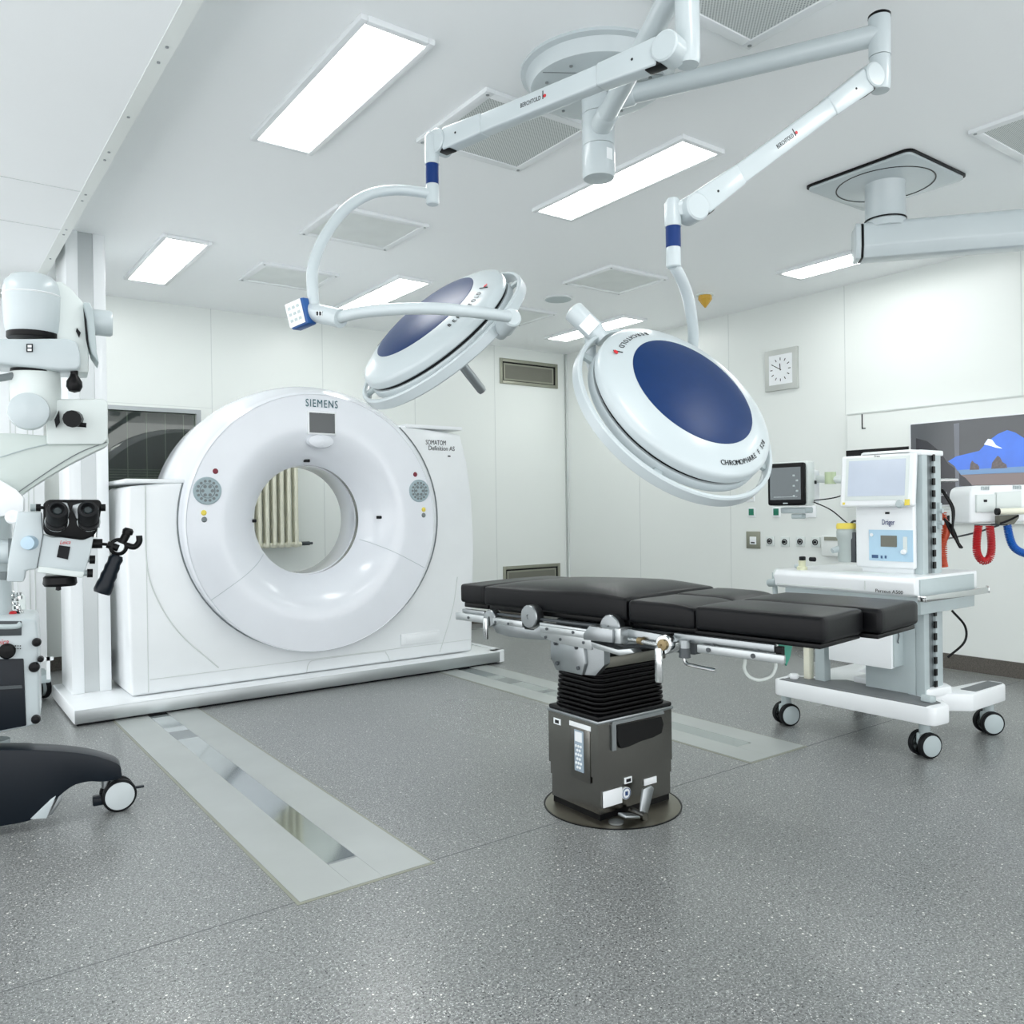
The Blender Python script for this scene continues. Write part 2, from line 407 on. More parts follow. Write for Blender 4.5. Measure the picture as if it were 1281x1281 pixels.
# ---------------------------------------------------------------- ceiling lights
def ceiling_light(cx, cy, z):
    t = thing('ceiling_light', '', 'ceiling light', (cx, cy, z), group='rectangular ceiling light panels')
    a, b = .155, .595; w = .028
    g = G()
    g.bb((cx-a, cy-b, z-.024), (cx-a+w, cy+b, z), .003).bb((cx+a-w, cy-b, z-.024), (cx+a, cy+b, z), .003)
    g.bb((cx-a+w, cy-b, z-.024), (cx+a-w, cy-b+w, z), .003).bb((cx-a+w, cy+b-w, z-.024), (cx+a-w, cy+b, z), .003)
    g.build('frame', 'white', t)
    G().bb((cx-a+w, cy-b+w, z-.018), (cx+a-w, cy+b-w, z-.006)).build('diffuser', 'light', t)
    return t
LL = {(1.49, 3.29): 'lit ceiling panel nearest on the left, above the bare grey floor', (1.49, 6.14): 'small lit ceiling panel at far left beside the tall steel column',
      (3.18, 3.29): 'lit ceiling panel in the middle, just behind the lamp mount column', (3.18, 6.14): 'far lit ceiling panel seen behind the left surgical lamp',
      (5.54, 3.29): 'lit ceiling panel at right, half hidden by the pendant arm', (5.54, 6.14): 'far lit ceiling panel above the big tilted surgical lamp',
      (1.49, .45): 'lit ceiling panel above the camera, left row', (3.18, .45): 'lit ceiling panel above the camera, middle row', (5.54, .45): 'lit ceiling panel out of view, right row'}
first = None
for (x, y), lb in LL.items():
    if first is None: first = ceiling_light(x, y, H); first['label'] = lb
    else: dup(first, (x, y, H), label=lb)
for i, (x, y) in enumerate(((-.9, 3.6), (-.9, .6), (-.9, 6.0))): dup(first, (x, y, ZB), label='lit panel in the lowered ceiling left of the view, %s row' % ('middle', 'near', 'far')[i])

# ---------------------------------------------------------------- ceiling vents
def ceiling_vent(x0, x1, y0, y1, lb, m='mesh', d=.02):
    cx, cy = (x0+x1)/2, (y0+y1)/2
    t = thing('ceiling_vent', lb, 'vent', (cx, cy, H), group='square perforated ceiling vents'); w = .045
    g = G(); g.bb((x0, y0, H-d), (x0+w, y1, H), .002).bb((x1-w, y0, H-d), (x1, y1, H), .002).bb((x0+w, y0, H-d), (x1-w, y0+w, H), .002).bb((x0+w, y1-w, H-d), (x1-w, y1, H), .002)
    g.build('frame', 'white', t)
    G().bb((x0+w, y0+w, H-d+.006), (x1-w, y1-w, H)).build('perforated_plate', m, t)
    g = G()
    for x in (x0+.022, x1-.022):
        for y in (y0+.022, y1-.022): G().cyl((x, y, H-d), (x, y, H-d-.003), .008, n=10).build('screw', 'alu', t)
ceiling_vent(2.0, 2.62, 2.87, 3.47, 'square perforated ceiling vent beside the lamp mount canopy', 'perf')
ceiling_vent(2.04, 2.66, 4.46, 5.04, 'square ceiling vent behind the bent tube of the left surgical lamp')
ceiling_vent(2.06, 2.65, 5.77, 6.30, 'faint square ceiling vent right of the small far left light panel')
ceiling_vent(4.2, 4.81, 4.45, 5.01, 'square ceiling vent above the round speaker grille')
ceiling_vent(2.04, 2.66, 1.42, 2.03, 'square perforated ceiling vent cut by the top edge of the photo', 'perf')
ceiling_vent(4.14, 4.75, 1.28, 1.89, 'square perforated ceiling vent at the right edge of the photo', 'perf')
ceiling_vent(4.22, 4.82, 5.83, 6.40, 'square ceiling vent just right of the left surgical lamp head')
t = thing('ceiling_speaker', 'round flat grey speaker grille in the ceiling above the tilted lamp', 'speaker', (4.5, 5.43, H))
G().lathe((4.5, 5.43, H), (0, 0, -1), [(.125, 0), (.125, .008), (.11, .012)], 40).build('rim', 'white', t)
G().lathe((4.5, 5.43, H-.011), (0, 0, -1), [(.112, 0), (.108, .004)], 40).build('grille', 'grey', t)
t = thing('alarm_lamp', 'small amber cone shaped signal lamp under the ceiling at right', 'signal lamp', (5.457, 4.64, H))
G().lathe((5.457, 4.64, H), (0, 0, -1), [(.07, 0), (.07, .014)], 28).build('base', 'offwhite', t)
G().lathe((5.457, 4.64, H-.014), (0, 0, -1), [(.055, 0), (.058, .03), (.03, .07), (.006, .1)], 8).build('lens', 'brass', t)

# ---------------------------------------------------------------- wall fittings
def wall_vent(x0, x1, z0, z1, lb):
    t = thing('wall_vent', lb, 'vent', (x0, YB, z0), group='framed wall vents'); w = .035; y = YB
    g = G(); g.bb((x0, y-.015, z0), (x0+w, y, z1), .003).bb((x1-w, y-.015, z0), (x1, y, z1), .003).bb((x0+w, y-.015, z1-w), (x1-w, y, z1), .003).bb((x0+w, y-.015, z0), (x1-w, y, z0+w), .003)
    g.build('frame', 'frame', t)
    G().bb((x0+w, y-.004, z0+w), (x1-w, y, z1-w)).build('shadow_gap', 'slot', t)
    G().bb((x0+w+.015, y-.012, z0+w+.008), (x1-w-.03, y-.003, z1-w-.018)).build('inner_frame', 'frame', t)
    g = G().bb((x0+w+.035, y-.014, z0+w+.025), (x1-w-.05, y-.011, z1-w-.035))
    for k in range(8): z = z0+w+.03+k*.018; g.bb((x0+w+.035, y-.016, z), (x1-w-.05, y-.013, z+.006))
    g.build('filter_mat', 'ventgrey', t)
wall_vent(5.268, 6.088, 2.612, 2.893, 'framed exhaust vent high on the back wall near the corner')
wall_vent(5.277, 6.087, .30, .594, 'framed vent low on the back wall just above the black mattress')

# clock
t = thing('wall_clock', 'square silver wall clock showing ten to twelve on the right wall', 'clock', (XR, 4.43, 2.24))
yc, zc = 4.428, 2.42; x = XR
G().bb((x-.03, yc-.165, zc-.18), (x, yc+.165, zc+.18), .003).build('case', mat('clock_silver', (196, 200, 196), .45, .3), t)
G().bb((x-.033, yc-.118, zc-.13), (x-.029, yc+.118, zc+.13)).build('dial', 'label', t)
g = G()
for i in range(12):
    a = i*PI/6; u = V((0, -math.sin(a), math.cos(a))); w = V((0, math.cos(a), math.sin(a))); c = V((x-.0335, yc, zc))+u*.092
    g.box(c, (.001, .007, .024), X=(1, 0, 0), Y=w, Z=u)
g.build('hour_mark', 'ink', t)
for a, l, w0, nm in ((rad(-5), .062, .008, 'hour_hand'), (rad(300), .085, .006, 'minute_hand')):
    u = V((0, -math.sin(a), math.cos(a))); w = V((0, math.cos(a), math.sin(a)))
    G().box(V((x-.0345, yc, zc))+u*(l/2-.01), (.001, w0, l), X=(1, 0, 0), Y=w, Z=u).build(nm, 'ink', t)

# sockets, switches
def wallplate(name, lb, cat, y, z, w, h, m, grp=None):
    t = thing(name, lb, cat, (XR, y, z), group=grp)
    G().bb((XR-.012, y-w/2, z-h/2), (XR, y+w/2, z+h/2), .003).build('plate', m, t); return t
for i, (y, z) in enumerate(((4.576, .908), (4.42, .906), (4.265, .912), (4.118, .910))):
    t = wallplate('wall_outlet', ('square wall outlet with round black connector, nearest the metal switch box', 'square wall outlet with round connector, second from the metal switch box',
        'square wall outlet with round connector, third from the metal switch box', 'square wall outlet with round connector, closest to the anaesthesia machine')[i], 'outlet', y, z, .085, .085, 'offwhite', 'medical wall outlets in a row')
    G().ring((XR-.012, y, z), (-1, 0, 0), [(.026, 0), (.026, .006), (.019, .006), (.019, 0)], 24).build('collar', 'ink', t)
    G().cyl((XR-.012, y, z), (XR-.022, y, z), .011, n=16).build('plug_pin', 'ink', t)
t = wallplate('switch_box', 'grey metal switch box on the right wall beside the outlets', 'switch', 4.758, .915, .15, .155, 'frame')
G().bb((XR-.018, 4.72, .875), (XR-.012, 4.79, .945), .002).build('rocker', 'label', t)
G().bb((XR-.02, 4.735, .885), (XR-.018, 4.775, .897)).build('indicator', 'ink', t)
t = wallplate('wall_switch', 'small yellow and white wall switch above the green buttons', 'switch', 4.783, 1.315, .085, .1, 'label')
G().bb((XR-.016, 4.76, 1.295), (XR-.012, 4.806, 1.34)).build('button', 'yellow', t)
for y, lb in ((4.771, 'green square wall button above the metal switch box'), (4.505, 'green square wall button beneath the patient monitor')):
    t = wallplate('wall_button', lb, 'button', y, 1.166, .08, .085, 'label', 'green wall buttons')
    G().bb((XR-.017, y-.027, 1.14), (XR-.012, y+.027, 1.2), .002).build('button', 'green', t)
t = wallplate('wall_socket', 'white double wall socket behind the patient monitor arm', 'socket', 4.19, 1.17, .16, .1, 'label')
G().cyl((XR-.012, 4.22, 1.18), (XR-.016, 4.22, 1.18), .008, n=12).cyl((XR-.012, 4.18, 1.18), (XR-.016, 4.18, 1.18), .008, n=12).build('socket_hole', 'ink', t)
t = thing('dispenser_box', 'clear grey plastic holder on the right wall beside the vaporizer', 'holder', (XR, 3.95, .80))
G().bb((XR-.06, 3.87, .80), (XR, 4.03, .97), .006).build('tray', 'mesh', t)
G().bb((XR-.065, 3.88, .93), (XR-.055, 4.0, .96)).build('clip', 'frame', t)

# media cabinet with the big screen
t = thing('media_cabinet', 'shallow white wall cabinet framing the large screen on the right wall', 'cabinet', (XR, 2.9, 1.07))
G().bb((XR-.045, 1.55, 1.075), (XR, 3.79, 1.96), .004).build('cabinet_panel', 'wall', t)
G().bb((XR-.05, 1.55, 1.953), (XR-.001, 3.79, 1.962)).bb((XR-.048, 1.55, 1.178), (XR-.04, 3.3, 1.186)).build('edge_line', 'seam', t)
G().bb((XR-.05, 3.28, 1.605), (XR-.044, 3.8, 1.665)).build('ventilation_slot', 'slot', t)
G().bb((XR-.048, 3.655, 1.83), (XR-.044, 3.663, 1.95)).bb((XR-.048, 3.63, 1.83), (XR-.044, 3.66, 1.838)).build('handle', 'ink', t)
for y in (2.985, 2.925, 2.865): G().cyl((XR-.045, y, 1.115), (XR-.052, y, 1.115), .022, n=20).build('cable_port', 'ink', t)
t = thing('wall_screen', 'large wall screen showing a blue sky and sea rocks', 'screen', (XR, 2.7, 1.21))
x0 = XR-.045
G().bb((x0-.02, 2.15, 1.205), (x0, 3.262, 1.835), .003).build('bezel', 'white', t)
G().bb((x0-.022, 2.16, 1.215), (x0-.018, 3.253, 1.827)).build('display', 'tvgrey', t)
def on_tv(poly, m, name, k):   # poly in photo pixels on the screen plane
    P = []
    for px, py in poly:
        d = rt*((px-640.5)/FPX)+dn*((py-640.5)/FPX)+fw; P.append(CAM+d*((x0-.022-k*.0004)/d.x))
    G().prism(P, (-.0003, 0, 0)).build(name, m, t)
on_tv([(1146, 548), (1160, 552), (1176, 565), (1186, 580), (1200, 590), (1215, 605), (1225, 629), (1225, 631), (1146, 631)], 'tvblack', 'display_dark_area', 1)
on_tv([(1186, 577), (1196, 571), (1225, 564), (1236, 552), (1248, 543), (1260, 538), (1270, 541), (1281, 548), (1290, 552), (1290, 584), (1198, 589), (1194, 583)], 'tvblue', 'display_sky', 2)
on_tv([(1198, 588), (1290, 583), (1290, 591), (1202, 594)], 'tvsea', 'display_sea', 3)
on_tv([(1202, 594), (1290, 590), (1290, 606), (1216, 607), (1208, 598)], 'tvsand', 'display_sand', 3)
on_tv([(1213, 588), (1214, 580), (1216, 576), (1219, 579), (1223, 581), (1225, 584), (1225, 587.5)], 'tvrock', 'display_rock', 4)
on_tv([(1240, 586.5), (1241, 579), (1244, 575), (1248, 570), (1251, 572), (1254, 578), (1259, 581), (1260, 585.5)], 'tvrock', 'display_rock', 4)
on_tv([(1231, 556), (1236, 549), (1241, 550), (1246, 557), (1254, 561), (1246, 560), (1240, 558)], 'tvcloud', 'display_cloud', 4)
on_tv([(1193, 530), (1200, 529), (1200, 631), (1196, 631)], mat('screen_streak', (104, 108, 116), .15, emit=(104, 108, 116), es=.25), 'display_light_stripe', 1.5)
d = rt*((1180-640.5)/FPX)+dn*((618-640.5)/FPX)+fw; c = CAM+d*((x0-.0235)/d.x)
text(G(), 'uni', .045, c, (0, -1, 0), (0, 0, 1)).build('lettering', 'label', t)
# low steel cabinet seen between the columns
t = thing('wall_dispenser', 'grey metal wall unit with dark top behind the steel column', 'dispenser', (1.40, YB, .0))
G().bb((1.1, YB-.12, .1), (1.55, YB, .42), .005).build('body', mat('dull_steel', (196, 200, 194), .4, .4), t)
G().bb((1.1, YB-.125, .42), (1.55, YB, .52)).build('dark_top', 'ink', t)
G().bb((1.37, YB-.13, .36), (1.45, YB-.118, .41), .003).build('latch', 'chrome', t)

# radiator
t = thing('radiator', 'cream tubular radiator seen through the scanner opening', 'radiator', (2.7, YB, .93))
for i in range(8):
    x = 2.40+i*.068
    g = G(); g.tube([(x, YB-.11, .93), (x, YB-.11, 1.97)], .019, 12, sm=0).tube([(x, YB-.05, .93), (x, YB-.05, 1.97)], .019, 12, sm=0).build('radiator_tube', 'cream', t)
    G().lathe((x, YB-.08, .93), (0, 0, 1), [(.0, -.03), (.03, -.022), (.036, 0), (.03, .022), (0, .03)], 16).build('section_foot', 'cream', t)
G().cyl((2.36, YB-.08, .93), (2.93, YB-.08, .93), .022).build('manifold', 'cream', t)
G().cyl((2.93, YB-.08, .935), (3.01, YB-.08, .935), .018).cyl((3.01, YB-.08, .935), (3.04, YB-.08, .935), .012).build('valve', 'darkgrey', t)

# ================================================================ CT SCANNER
ct = thing('ct_scanner', 'large white ring shaped CT scanner on its long white rail platform', 'scanner', (2.3, 5.7, 0))
GY = 5.47      # plane of the front panels
# platform
g = G(); g.bb((.757, 5.345, .012), (3.79, 6.25, .1), .012); g.build('platform', 'white', ct)
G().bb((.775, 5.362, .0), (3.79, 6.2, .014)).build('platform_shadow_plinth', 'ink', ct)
G().bb((.762, 5.337, .018), (3.775, 5.347, .094), .002).build('steel_kick_strip', 'steel', ct)
G().cyl((3.79, 5.40, .012), (3.79, 5.40, .1), .058, n=24).bb((3.79, 5.40, .012), (3.848, 6.2, .1)).build('rounded_end', 'white', ct)
# side housings: one outline in X-Z
def arc(cx, cz, a, b, t0, t1, n):
    return [(cx+a*math.cos(rad(t0+(t1-t0)*i/n)), cz+b*math.sin(rad(t0+(t1-t0)*i/n))) for i in range(n+1)]
GX, GZ, GA, GB = 2.315, 1.148, .945, .885
hous = [(1.09, .105), (1.085, .5), (1.075, 1.0), (1.09, 1.40), (1.42, 1.435), (1.66, 1.44), (1.70, .56), (2.88, .56), (2.92, 1.866), (3.0, 1.865), (3.52, 1.82), (3.58, 1.6), (3.62, 1.3), (3.635, .95), (3.615, .5), (3.60, .105)]
G().prism([(x, GY, z) for x, z in hous], (0, .62, 0), .022, 3).build('side_housing', 'white', ct)
G().bb((1.072, GY-.004, 1.42), (1.46, GY+.63, 1.447), .008).build('left_cap_strip', 'white', ct)
G().bb((3.03, GY-.004, 1.852), (3.535, GY+.63, 1.88), .008).build('right_cap_strip', 'white', ct)
# plinth line and fillets of the front panels
g = G(); g.bb((1.2, GY-.003, .196), (3.6, GY+.004, .2)); g.tube([(1.19, GY-.001, 1.40), (1.19, GY-.001, .95), (1.24, GY-.001, .72), (1.38, GY-.001, .47), (1.62, GY-.001, .22)], .004, 8)
g.bb((1.188, GY-.002, .12), (1.192, GY+.002, 1.41)); g.tube([(3.3, GY-.001, .13), (3.42, GY-.001, .45), (3.47, GY-.001, .7)], .003, 6)
g.tube([(2.22, GY-.001, .11), (2.24, GY-.001, .175), (2.32, GY-.001, .19), (2.78, GY-.001, .19), (2.84, GY-.001, .17), (2.87, GY-.001, .11)], .0025, 6)
g.build('panel_line', 'seam', ct)
G().bb((2.96, GY-.012, .22), (3.30, GY+.002, .30), .004).bb((3.0, GY-.014, .235), (3.27, GY-.006, .285), .004).build('service_flap', 'white', ct)
# drum: a flaring shell with a flat front cover flowing into the funnel of the bore
def rings(prof, n=160, close=False):
    vs = []; fs = []; m = len(prof)
    for y, cx, cz, a_, b_ in prof:
        for i in range(n): a = 2*PI*i/n; vs.append((cx+a_*math.cos(a), y, cz+b_*math.sin(a)))
    for k in range(m if close else m-1):
        for i in range(n): j = (i+1) % n; k2 = (k+1) % m; fs.append((k*n+i, k*n+j, k2*n+j, k2*n+i))
    return G().add(vs, fs)
BR, BX, BZ = .388, 2.285, 1.172
FX, FZ, FA, FB = 2.300, 1.152, .893, .880
shell = [(5.368, FX, FZ, FA, FB), (5.366, FX, FZ, FA+.006, FB+.005), (5.375, FX+.001, FZ+.001, FA+.014, FB+.010), (5.42, 2.32, 1.163, .932, .902), (5.47, 2.335, 1.172, .955, .910),
         (5.54, 2.333, 1.195, .995, .912), (5.60, 2.33, 1.212, 1.018, .908), (5.68, 2.33, 1.214, 1.022, .908), (5.95, 2.33, 1.2, 1.0, .9), (6.02, 2.33, 1.2, .96, .86), (6.02, 2.33, 1.2, .6, .6), (5.5, FX, FZ, .6, .6)]
rings(shell, close=True).build('ring_shell', 'gloss', ct, ang=40)
G().tube([(2.335+.958*math.cos(rad(a)), 5.469, 1.172+.913*math.sin(rad(a))) for a in range(164, 409, 4)], .0055, 8, 0).build('ring_gap', 'midgrey', ct)
def ydepth(s): return 5.366 if s < .35 else 5.366+.195*(((s-.35)/.65)**2.5)
P = []
for k in range(34):
    s_ = k/33; P.append((ydepth(s_), FX+(BX-FX)*s_, FZ+(BZ-FZ)*s_, FA*(1-s_)+BR*s_, FB*(1-s_)+BR*s_))
rings(P).build('front_cover', 'gloss', ct, ang=60)
def ysurf(r):
    return ydepth(max(0, min(1, (FA-r)/(FA-BR))))
y0 = P[-1][0]
rings([(y0, BX, BZ, BR, BR), (y0+.05, BX, BZ, BR+.003, BR+.003)]).build('scan_window', mat('scan_window_grey', (112, 116, 108), .12, coat=.6), ct)
rings([(y0+.05, BX, BZ, BR+.003, BR+.003), (y0+.051, BX, BZ, BR-.006, BR-.006), (y0+.06, BX, BZ, BR-.006, BR-.006), (y0+.062, BX, BZ, BR, BR), (y0+.29, BX, BZ, BR-.004, BR-.004), (5.97, BX, BZ, BR+.05, BR+.05), (6.02, BX, BZ, .5, .5), (6.03, BX, BZ, .62, .62)]).build('bore_liner', 'gloss', ct, ang=50)
GX, GZ = FX, FZ
# cover seams
for sg, a0 in ((-1, 215), (1, -22)):
    g = G(); pts = []
    for k in range(7):
        r = .41+(.895-.41)*k/6; rr = rad(a0+(-2 if sg < 0 else -2)*(k/6))
        cx = BX+(GX-BX)*k/6; cz = BZ+(GZ-BZ)*k/6
        pts.append((cx+r*math.cos(rr), ysurf(r)-.0006, cz+r*.98*math.sin(rr)))
    g.tube(pts, .0018, 6).build('cover_seam', 'grey', ct)
# display and lettering
yy = 5.364
def PX(px, py, y):
    d = rt*((px-640.5)/FPX)+dn*((py-640.5)/FPX)+fw; return CAM+d*(y/d.y)
a = PX(386.5, 516, yy); b = PX(418.5, 542.5, yy)
G().bb((a.x-.012, yy-.006, b.z-.012), (b.x+.012, yy+.03, a.z+.012), .006).build('display_frame', 'label', ct)
G().bb((a.x, yy-.009, b.z), (b.x, yy-.004, a.z)).build('display', 'screendark', ct)
c = PX(402, 550, yy)
G().lathe((c.x, yy+.03, c.z-.01), (0, -1, 0), [(.10, .05, 0), (.09, .045, .03), (.05, .03, .045), (0, 0, .05)], 32).build('display_shelf', 'gloss', ct)
c = PX(402.5, 505.5, yy)
text(G(), 'SIEMENS', .075, c+V((0, -.003, 0)), (1, 0, 0), (0, 0, 1), width=.235, bold=0, spacing=1.2).build('maker_lettering', 'teal', ct)
c = PX(546, 554, GY)
g = G(); text(g, 'SOMATOM', .052, c+V((-.005, -.002, 0)), (1, 0, 0), (0, 0, 1), width=.18)
text(g, 'Definition AS', .05, c+V((.045, -.002, -.043)), (1, 0, 0), (0, 0, 1), width=.235)
g.bb(c+V((.1, -.002, -.105)), c+V((.125, 0, -.095))); g.build('model_lettering', 'ink', ct)
# control pads and buttons
def pad(px, py, r, y, lbl):
    c = PX(px, py, y)
    o = G().lathe((c.x, y+.01, c.z), (0, -1, 0), [(r*1.12, 0), (r*1.1, .012), (r*1.02, .016), (r, .013)], 40).build('control_pad', mat('pad_grey', (160, 178, 184), .4), ct)
    g = G()
    for i in range(14):
        a = i*2*PI/14; g.cyl((c.x+r*.78*math.cos(a), y-.003, c.z+r*.78*math.sin(a)), (c.x+r*.78*math.cos(a), y-.007, c.z+r*.78*math.sin(a)), r*.11, n=10)
    for i in range(6):
        a = i*2*PI/6; g.cyl((c.x+r*.38*math.cos(a), y-.003, c.z+r*.38*math.sin(a)), (c.x+r*.38*math.cos(a), y-.007, c.z+r*.38*math.sin(a)), r*.13, n=10)
    g.ring((c.x, y-.003, c.z), (0, -1, 0), [(r*.6, 0), (r*.6, .003), (r*.55, .003), (r*.55, 0)], 32)
    g.build('pad_keys', 'midgrey', o)
pad(259.5, 614, .080, 5.362, ''); pad(524.5, 614, .076, 5.362, '')
for (px, py, m) in ((269.5, 589.5, 'dred'), (519.5, 593.5, 'dred'), (255, 641.5, 'yellow'), (255.5, 650, 'midgrey'), (530, 637.5, 'yellow'), (530, 644.5, 'midgrey')):
    c = PX(px, py, 5.366); G().lathe((c.x, c.y+.008, c.z), (0, -1, 0), [(.018, 0), (.018, .008), (.012, .014), (0, .015)], 20).build('button', m, ct)
def onfun(a, r): return V((BX+r*math.cos(a), ysurf(r), BZ+r*math.sin(a)))
for a, r in ((rad(93), .42), (rad(1), .5), (rad(180), .405)):
    c = onfun(a, r); G().box(c, (.055, .014, .022) if abs(math.sin(a)) < .5 else (.045, .02, .03), .005).build('laser_window', 'ink', ct)

# tall column standing on the platform
col = thing('equipment_column', 'tall white column with a brushed steel face at the left end of the platform', 'column', (.93, 5.9, .1))
G().bb((.815, 5.80, .1), (.885, 6.22, H), .004).build('white_profile', 'white', col)
G().bb((.972, 5.80, .1), (1.042, 6.22, H), .004).build('white_profile', 'white', col)
G().bb((.885, 5.815, .1), (.972, 5.84, H)).build('steel_face', 'steel', col)
G().bb((.885, 5.84, .1), (.972, 6.2, H-.01)).build('core', 'grey', col)

# ================================================================ SURGICAL LIGHTS
hub = V((2.306, 2.510, 0))
mt = thing('lamp_ceiling_mount', 'round white ceiling canopy with thick vertical hub carrying both surgical lamps', 'ceiling mount', (hub.x, hub.y, H))
G().lathe((hub.x, hub.y, H), (0, 0, -1), [(.315, 0), (.315, .012), (.295, .02), (.275, .07), (.262, .074), (0, .074)], 72).build('canopy', 'lampwhite', mt)
c0 = V((hub.x, hub.y, H))
g = G()
for a in (160, 200, 250, 300, 20, 90): u = V((math.cos(rad(a)), math.sin(rad(a)), 0)); g.cyl(c0+u*.22-V((0, 0, .073)), c0+u*.22-V((0, 0, .079)), .007, n=10)
g.build('canopy_screw', 'alu', mt)
g = G(); p = c0+V((math.cos(rad(175)), math.sin(rad(175)), 0))*.27-V((0, 0, .076)); q = c0+V((math.cos(rad(300)), math.sin(rad(300)), 0))*.27-V((0, 0, .076))
g.tube([p, q], .0015, 6, sm=0).build('canopy_joint', 'midgrey', mt)
G().cyl(c0-V((0, 0, .07)), (hub.x, hub.y, 2.84), .066, n=40).build('hub_upper', 'lampwhite', mt)
G().cyl((hub.x, hub.y, 2.838), (hub.x, hub.y, 2.71), .0665, n=40).build('hub_middle', 'lampwhite', mt)
G().lathe((hub.x, hub.y, 2.708), (0, 0, -1), [(.067, 0), (.067, .115), (.062, .128), (.03, .132), (0, .132)], 40).build('hub_end', 'lampwhite', mt)
c = V((hub.x, hub.y, 2.66)); u = (V((CAM.x, CAM.y, 0))-V((hub.x, hub.y, 0))).normalized(); w = V((u.y*-1, u.x, 0)); 
u2 = (u*.75+w*.66).normalized(); w2 = V((-u2.y, u2.x, 0))
G().box(c+u2*.067, (.03, .002, .045), X=w2, Y=u2).build('rating_label', 'label', mt)

def lamp(name, label, tube_from, S, zt, J, E, spE, head_c, n, bow, joint, yoke2, ctrl, letters, handle=True):
    t = thing(name, label, 'surgical light', (hub.x, hub.y, zt))
    # extension tube and spindle
    e0 = V((hub.x, hub.y, zt)); e1 = V((S.x, S.y, zt)); d = (e1-e0).normalized()
    G().cyl(e0+d*.055, e1, .037, n=28).lathe(e0+d*.06, d, [(.044, 0), (.044, .09), (.037, .1)], 28).build('extension_tube', 'lampwhite', t)
    G().lathe((S.x, S.y, zt+.062), (0, 0, -1), [(.0, -.006), (.03, -.003), (.037, .004), (.037, .14), (.0365, .142)], 28).build('spindle_head', 'lampwhite', t)
    G().lathe((S.x, S.y, zt+.062), (0, 0, 1), [(.038, -.004), (.038, .004), (.03, .01), (0, .012)], 28).build('spindle_cap', 'black', t)
    G().lathe((S.x, S.y, zt-.082), (0, 0, -1), [(.035, 0), (.035, max(.02, zt-.082-J.z+.02)), (.03, max(.02, zt-.082-J.z+.035)), (0, max(.02, zt-.082-J.z+.036))], 28).build('spindle', 'lampwhite', t)
    # spring arm
    a = (E-J); L = a.length; a = a.normalized(); side = a.cross(V((0, 0, 1))).normalized(); up = side.cross(a).normalized()
    for p in (J, E):
        G().lathe(p-side*.034, side, [(.038, 0), (.043, .004), (.043, .064), (.038, .068)], 32).build('arm_joint', 'lampwhite', t)
    def sleeve(s0, s1, h0, h1, w, nm):
        g = G(); c = [J+a*s0, J+a*s1]
        pol = [c[0]+up*h0, c[1]+up*h1, c[1]-up*h1, c[0]-up*h0]; pol = [p-side*w for p in pol]
        return g.prism(pol, side*2*w, .007, 3).build(nm, 'lampwhite', t)
    sleeve(.03, .24, .041, .034, .027, 'arm_sleeve'); sleeve(.235, L-.215, .032, .032, .024, 'spring_arm'); sleeve(L-.22, L-.03, .034, .040, .027, 'arm_sleeve')
    G().box(J+a*.045-up*.028, (.06, .045, .03), .008, X=a, Y=side, Z=up).build('joint_cover', 'black', t)
    G().box(E-a*.035-up*.032, (.06, .045, .022), .008, X=a, Y=side, Z=up).build('joint_cover', 'black', t)
    sd = side if side.dot(CAM-(J+E)/2) > 0 else -side
    mid = J+a*(L*.53)+sd*.0245; X = up.cross(sd)
    g = G(); text(g, 'BERCHTOLD', .02, mid, X, up, width=.085, spacing=1.1).build('arm_lettering', 'ink', t)
    G().box(mid+X*.052+up*.006, (.003, .001, .026), X=X, Y=sd, Z=up).build('arm_logo_bar', 'ink', t)
    G().cyl(mid+X*.06+up*.001, mid+X*.06+up*.001+sd*.001, .0055, n=14).build('arm_logo_dot', 'red', t)
    for s in (.11, L-.1): G().cyl(J+a*s+sd*.026, J+a*s+sd*.0285, .004, n=8).build('arm_screw', 'ink', t)
    # end spindle
    top = E.z+.02; b0, b1, b2 = spE[1:]; x, y = spE[0].x, spE[0].y
    G().lathe((x, y, top), (0, 0, -1), [(0, -.02), (.018, -.014), (.026, 0), (.026, top-b0)], 24).box(((V((x, y, E.z))+E)/2), ((V((x, y, E.z))-E).length+.03, .045, .05), .012, X=(V((x, y, E.z))-E).normalized(), Y=(V((x, y, E.z))-E).normalized().cross(V((0, 0, 1)))).build('elbow', 'lampwhite', t)
    G().cyl((x, y, b0), (x, y, b1), .0235, n=24).build('blue_band', 'bluering', t)
    G().lathe((x, y, b1), (0, 0, -1), [(.0225, 0), (.0235, .003), (.0235, b1-b2-.004), (.02, b1-b2), (0, b1-b2)], 24).build('end_spindle', 'lampwhite', t)
    G().tube(bow, .0185, 16, 10).build('suspension_tube', 'lampwhite', t)
    # head
    n = n.normalized(); c = head_c; R = .31
    ax, u, v = basis(n)
    hd = G().lathe(c, n, [(.25, -.012), (R-.004, -.032), (R, -.028), (R, -.008), (R-.003, .0), (.300, .006), (.285, .013), (.25, .026), (.218, .037), (.214, .037), (.2, .03)], 96).build('lamp_housing', 'lampwhite', t)
    G().lathe(c, n, [(.2145, .03), (.2145, .038), (.2, .042), (.15, .050), (.08, .056), (0, .058)], 72).build('blue_dome', 'blue', t)
    G().ring(c, n, [(R-.012, -.03), (R-.012, -.046), (R-.06, -.046), (R-.06, -.03)], 96).build('ventilation_gap', 'ink', t)
    G().lathe(c, n, [(.0, -.04), (R-.004, -.043), (R, -.05), (R, -.07), (R-.02, -.082), (.25, -.105), (.22, -.112), (.2, -.108)], 96).build('lower_housing', 'lampwhite', t)
    G().lathe(c, n, [(.222, -.1), (.215, -.112), (.1, -.118), (0, -.118)], 72).build('lens', 'panelblue', t)
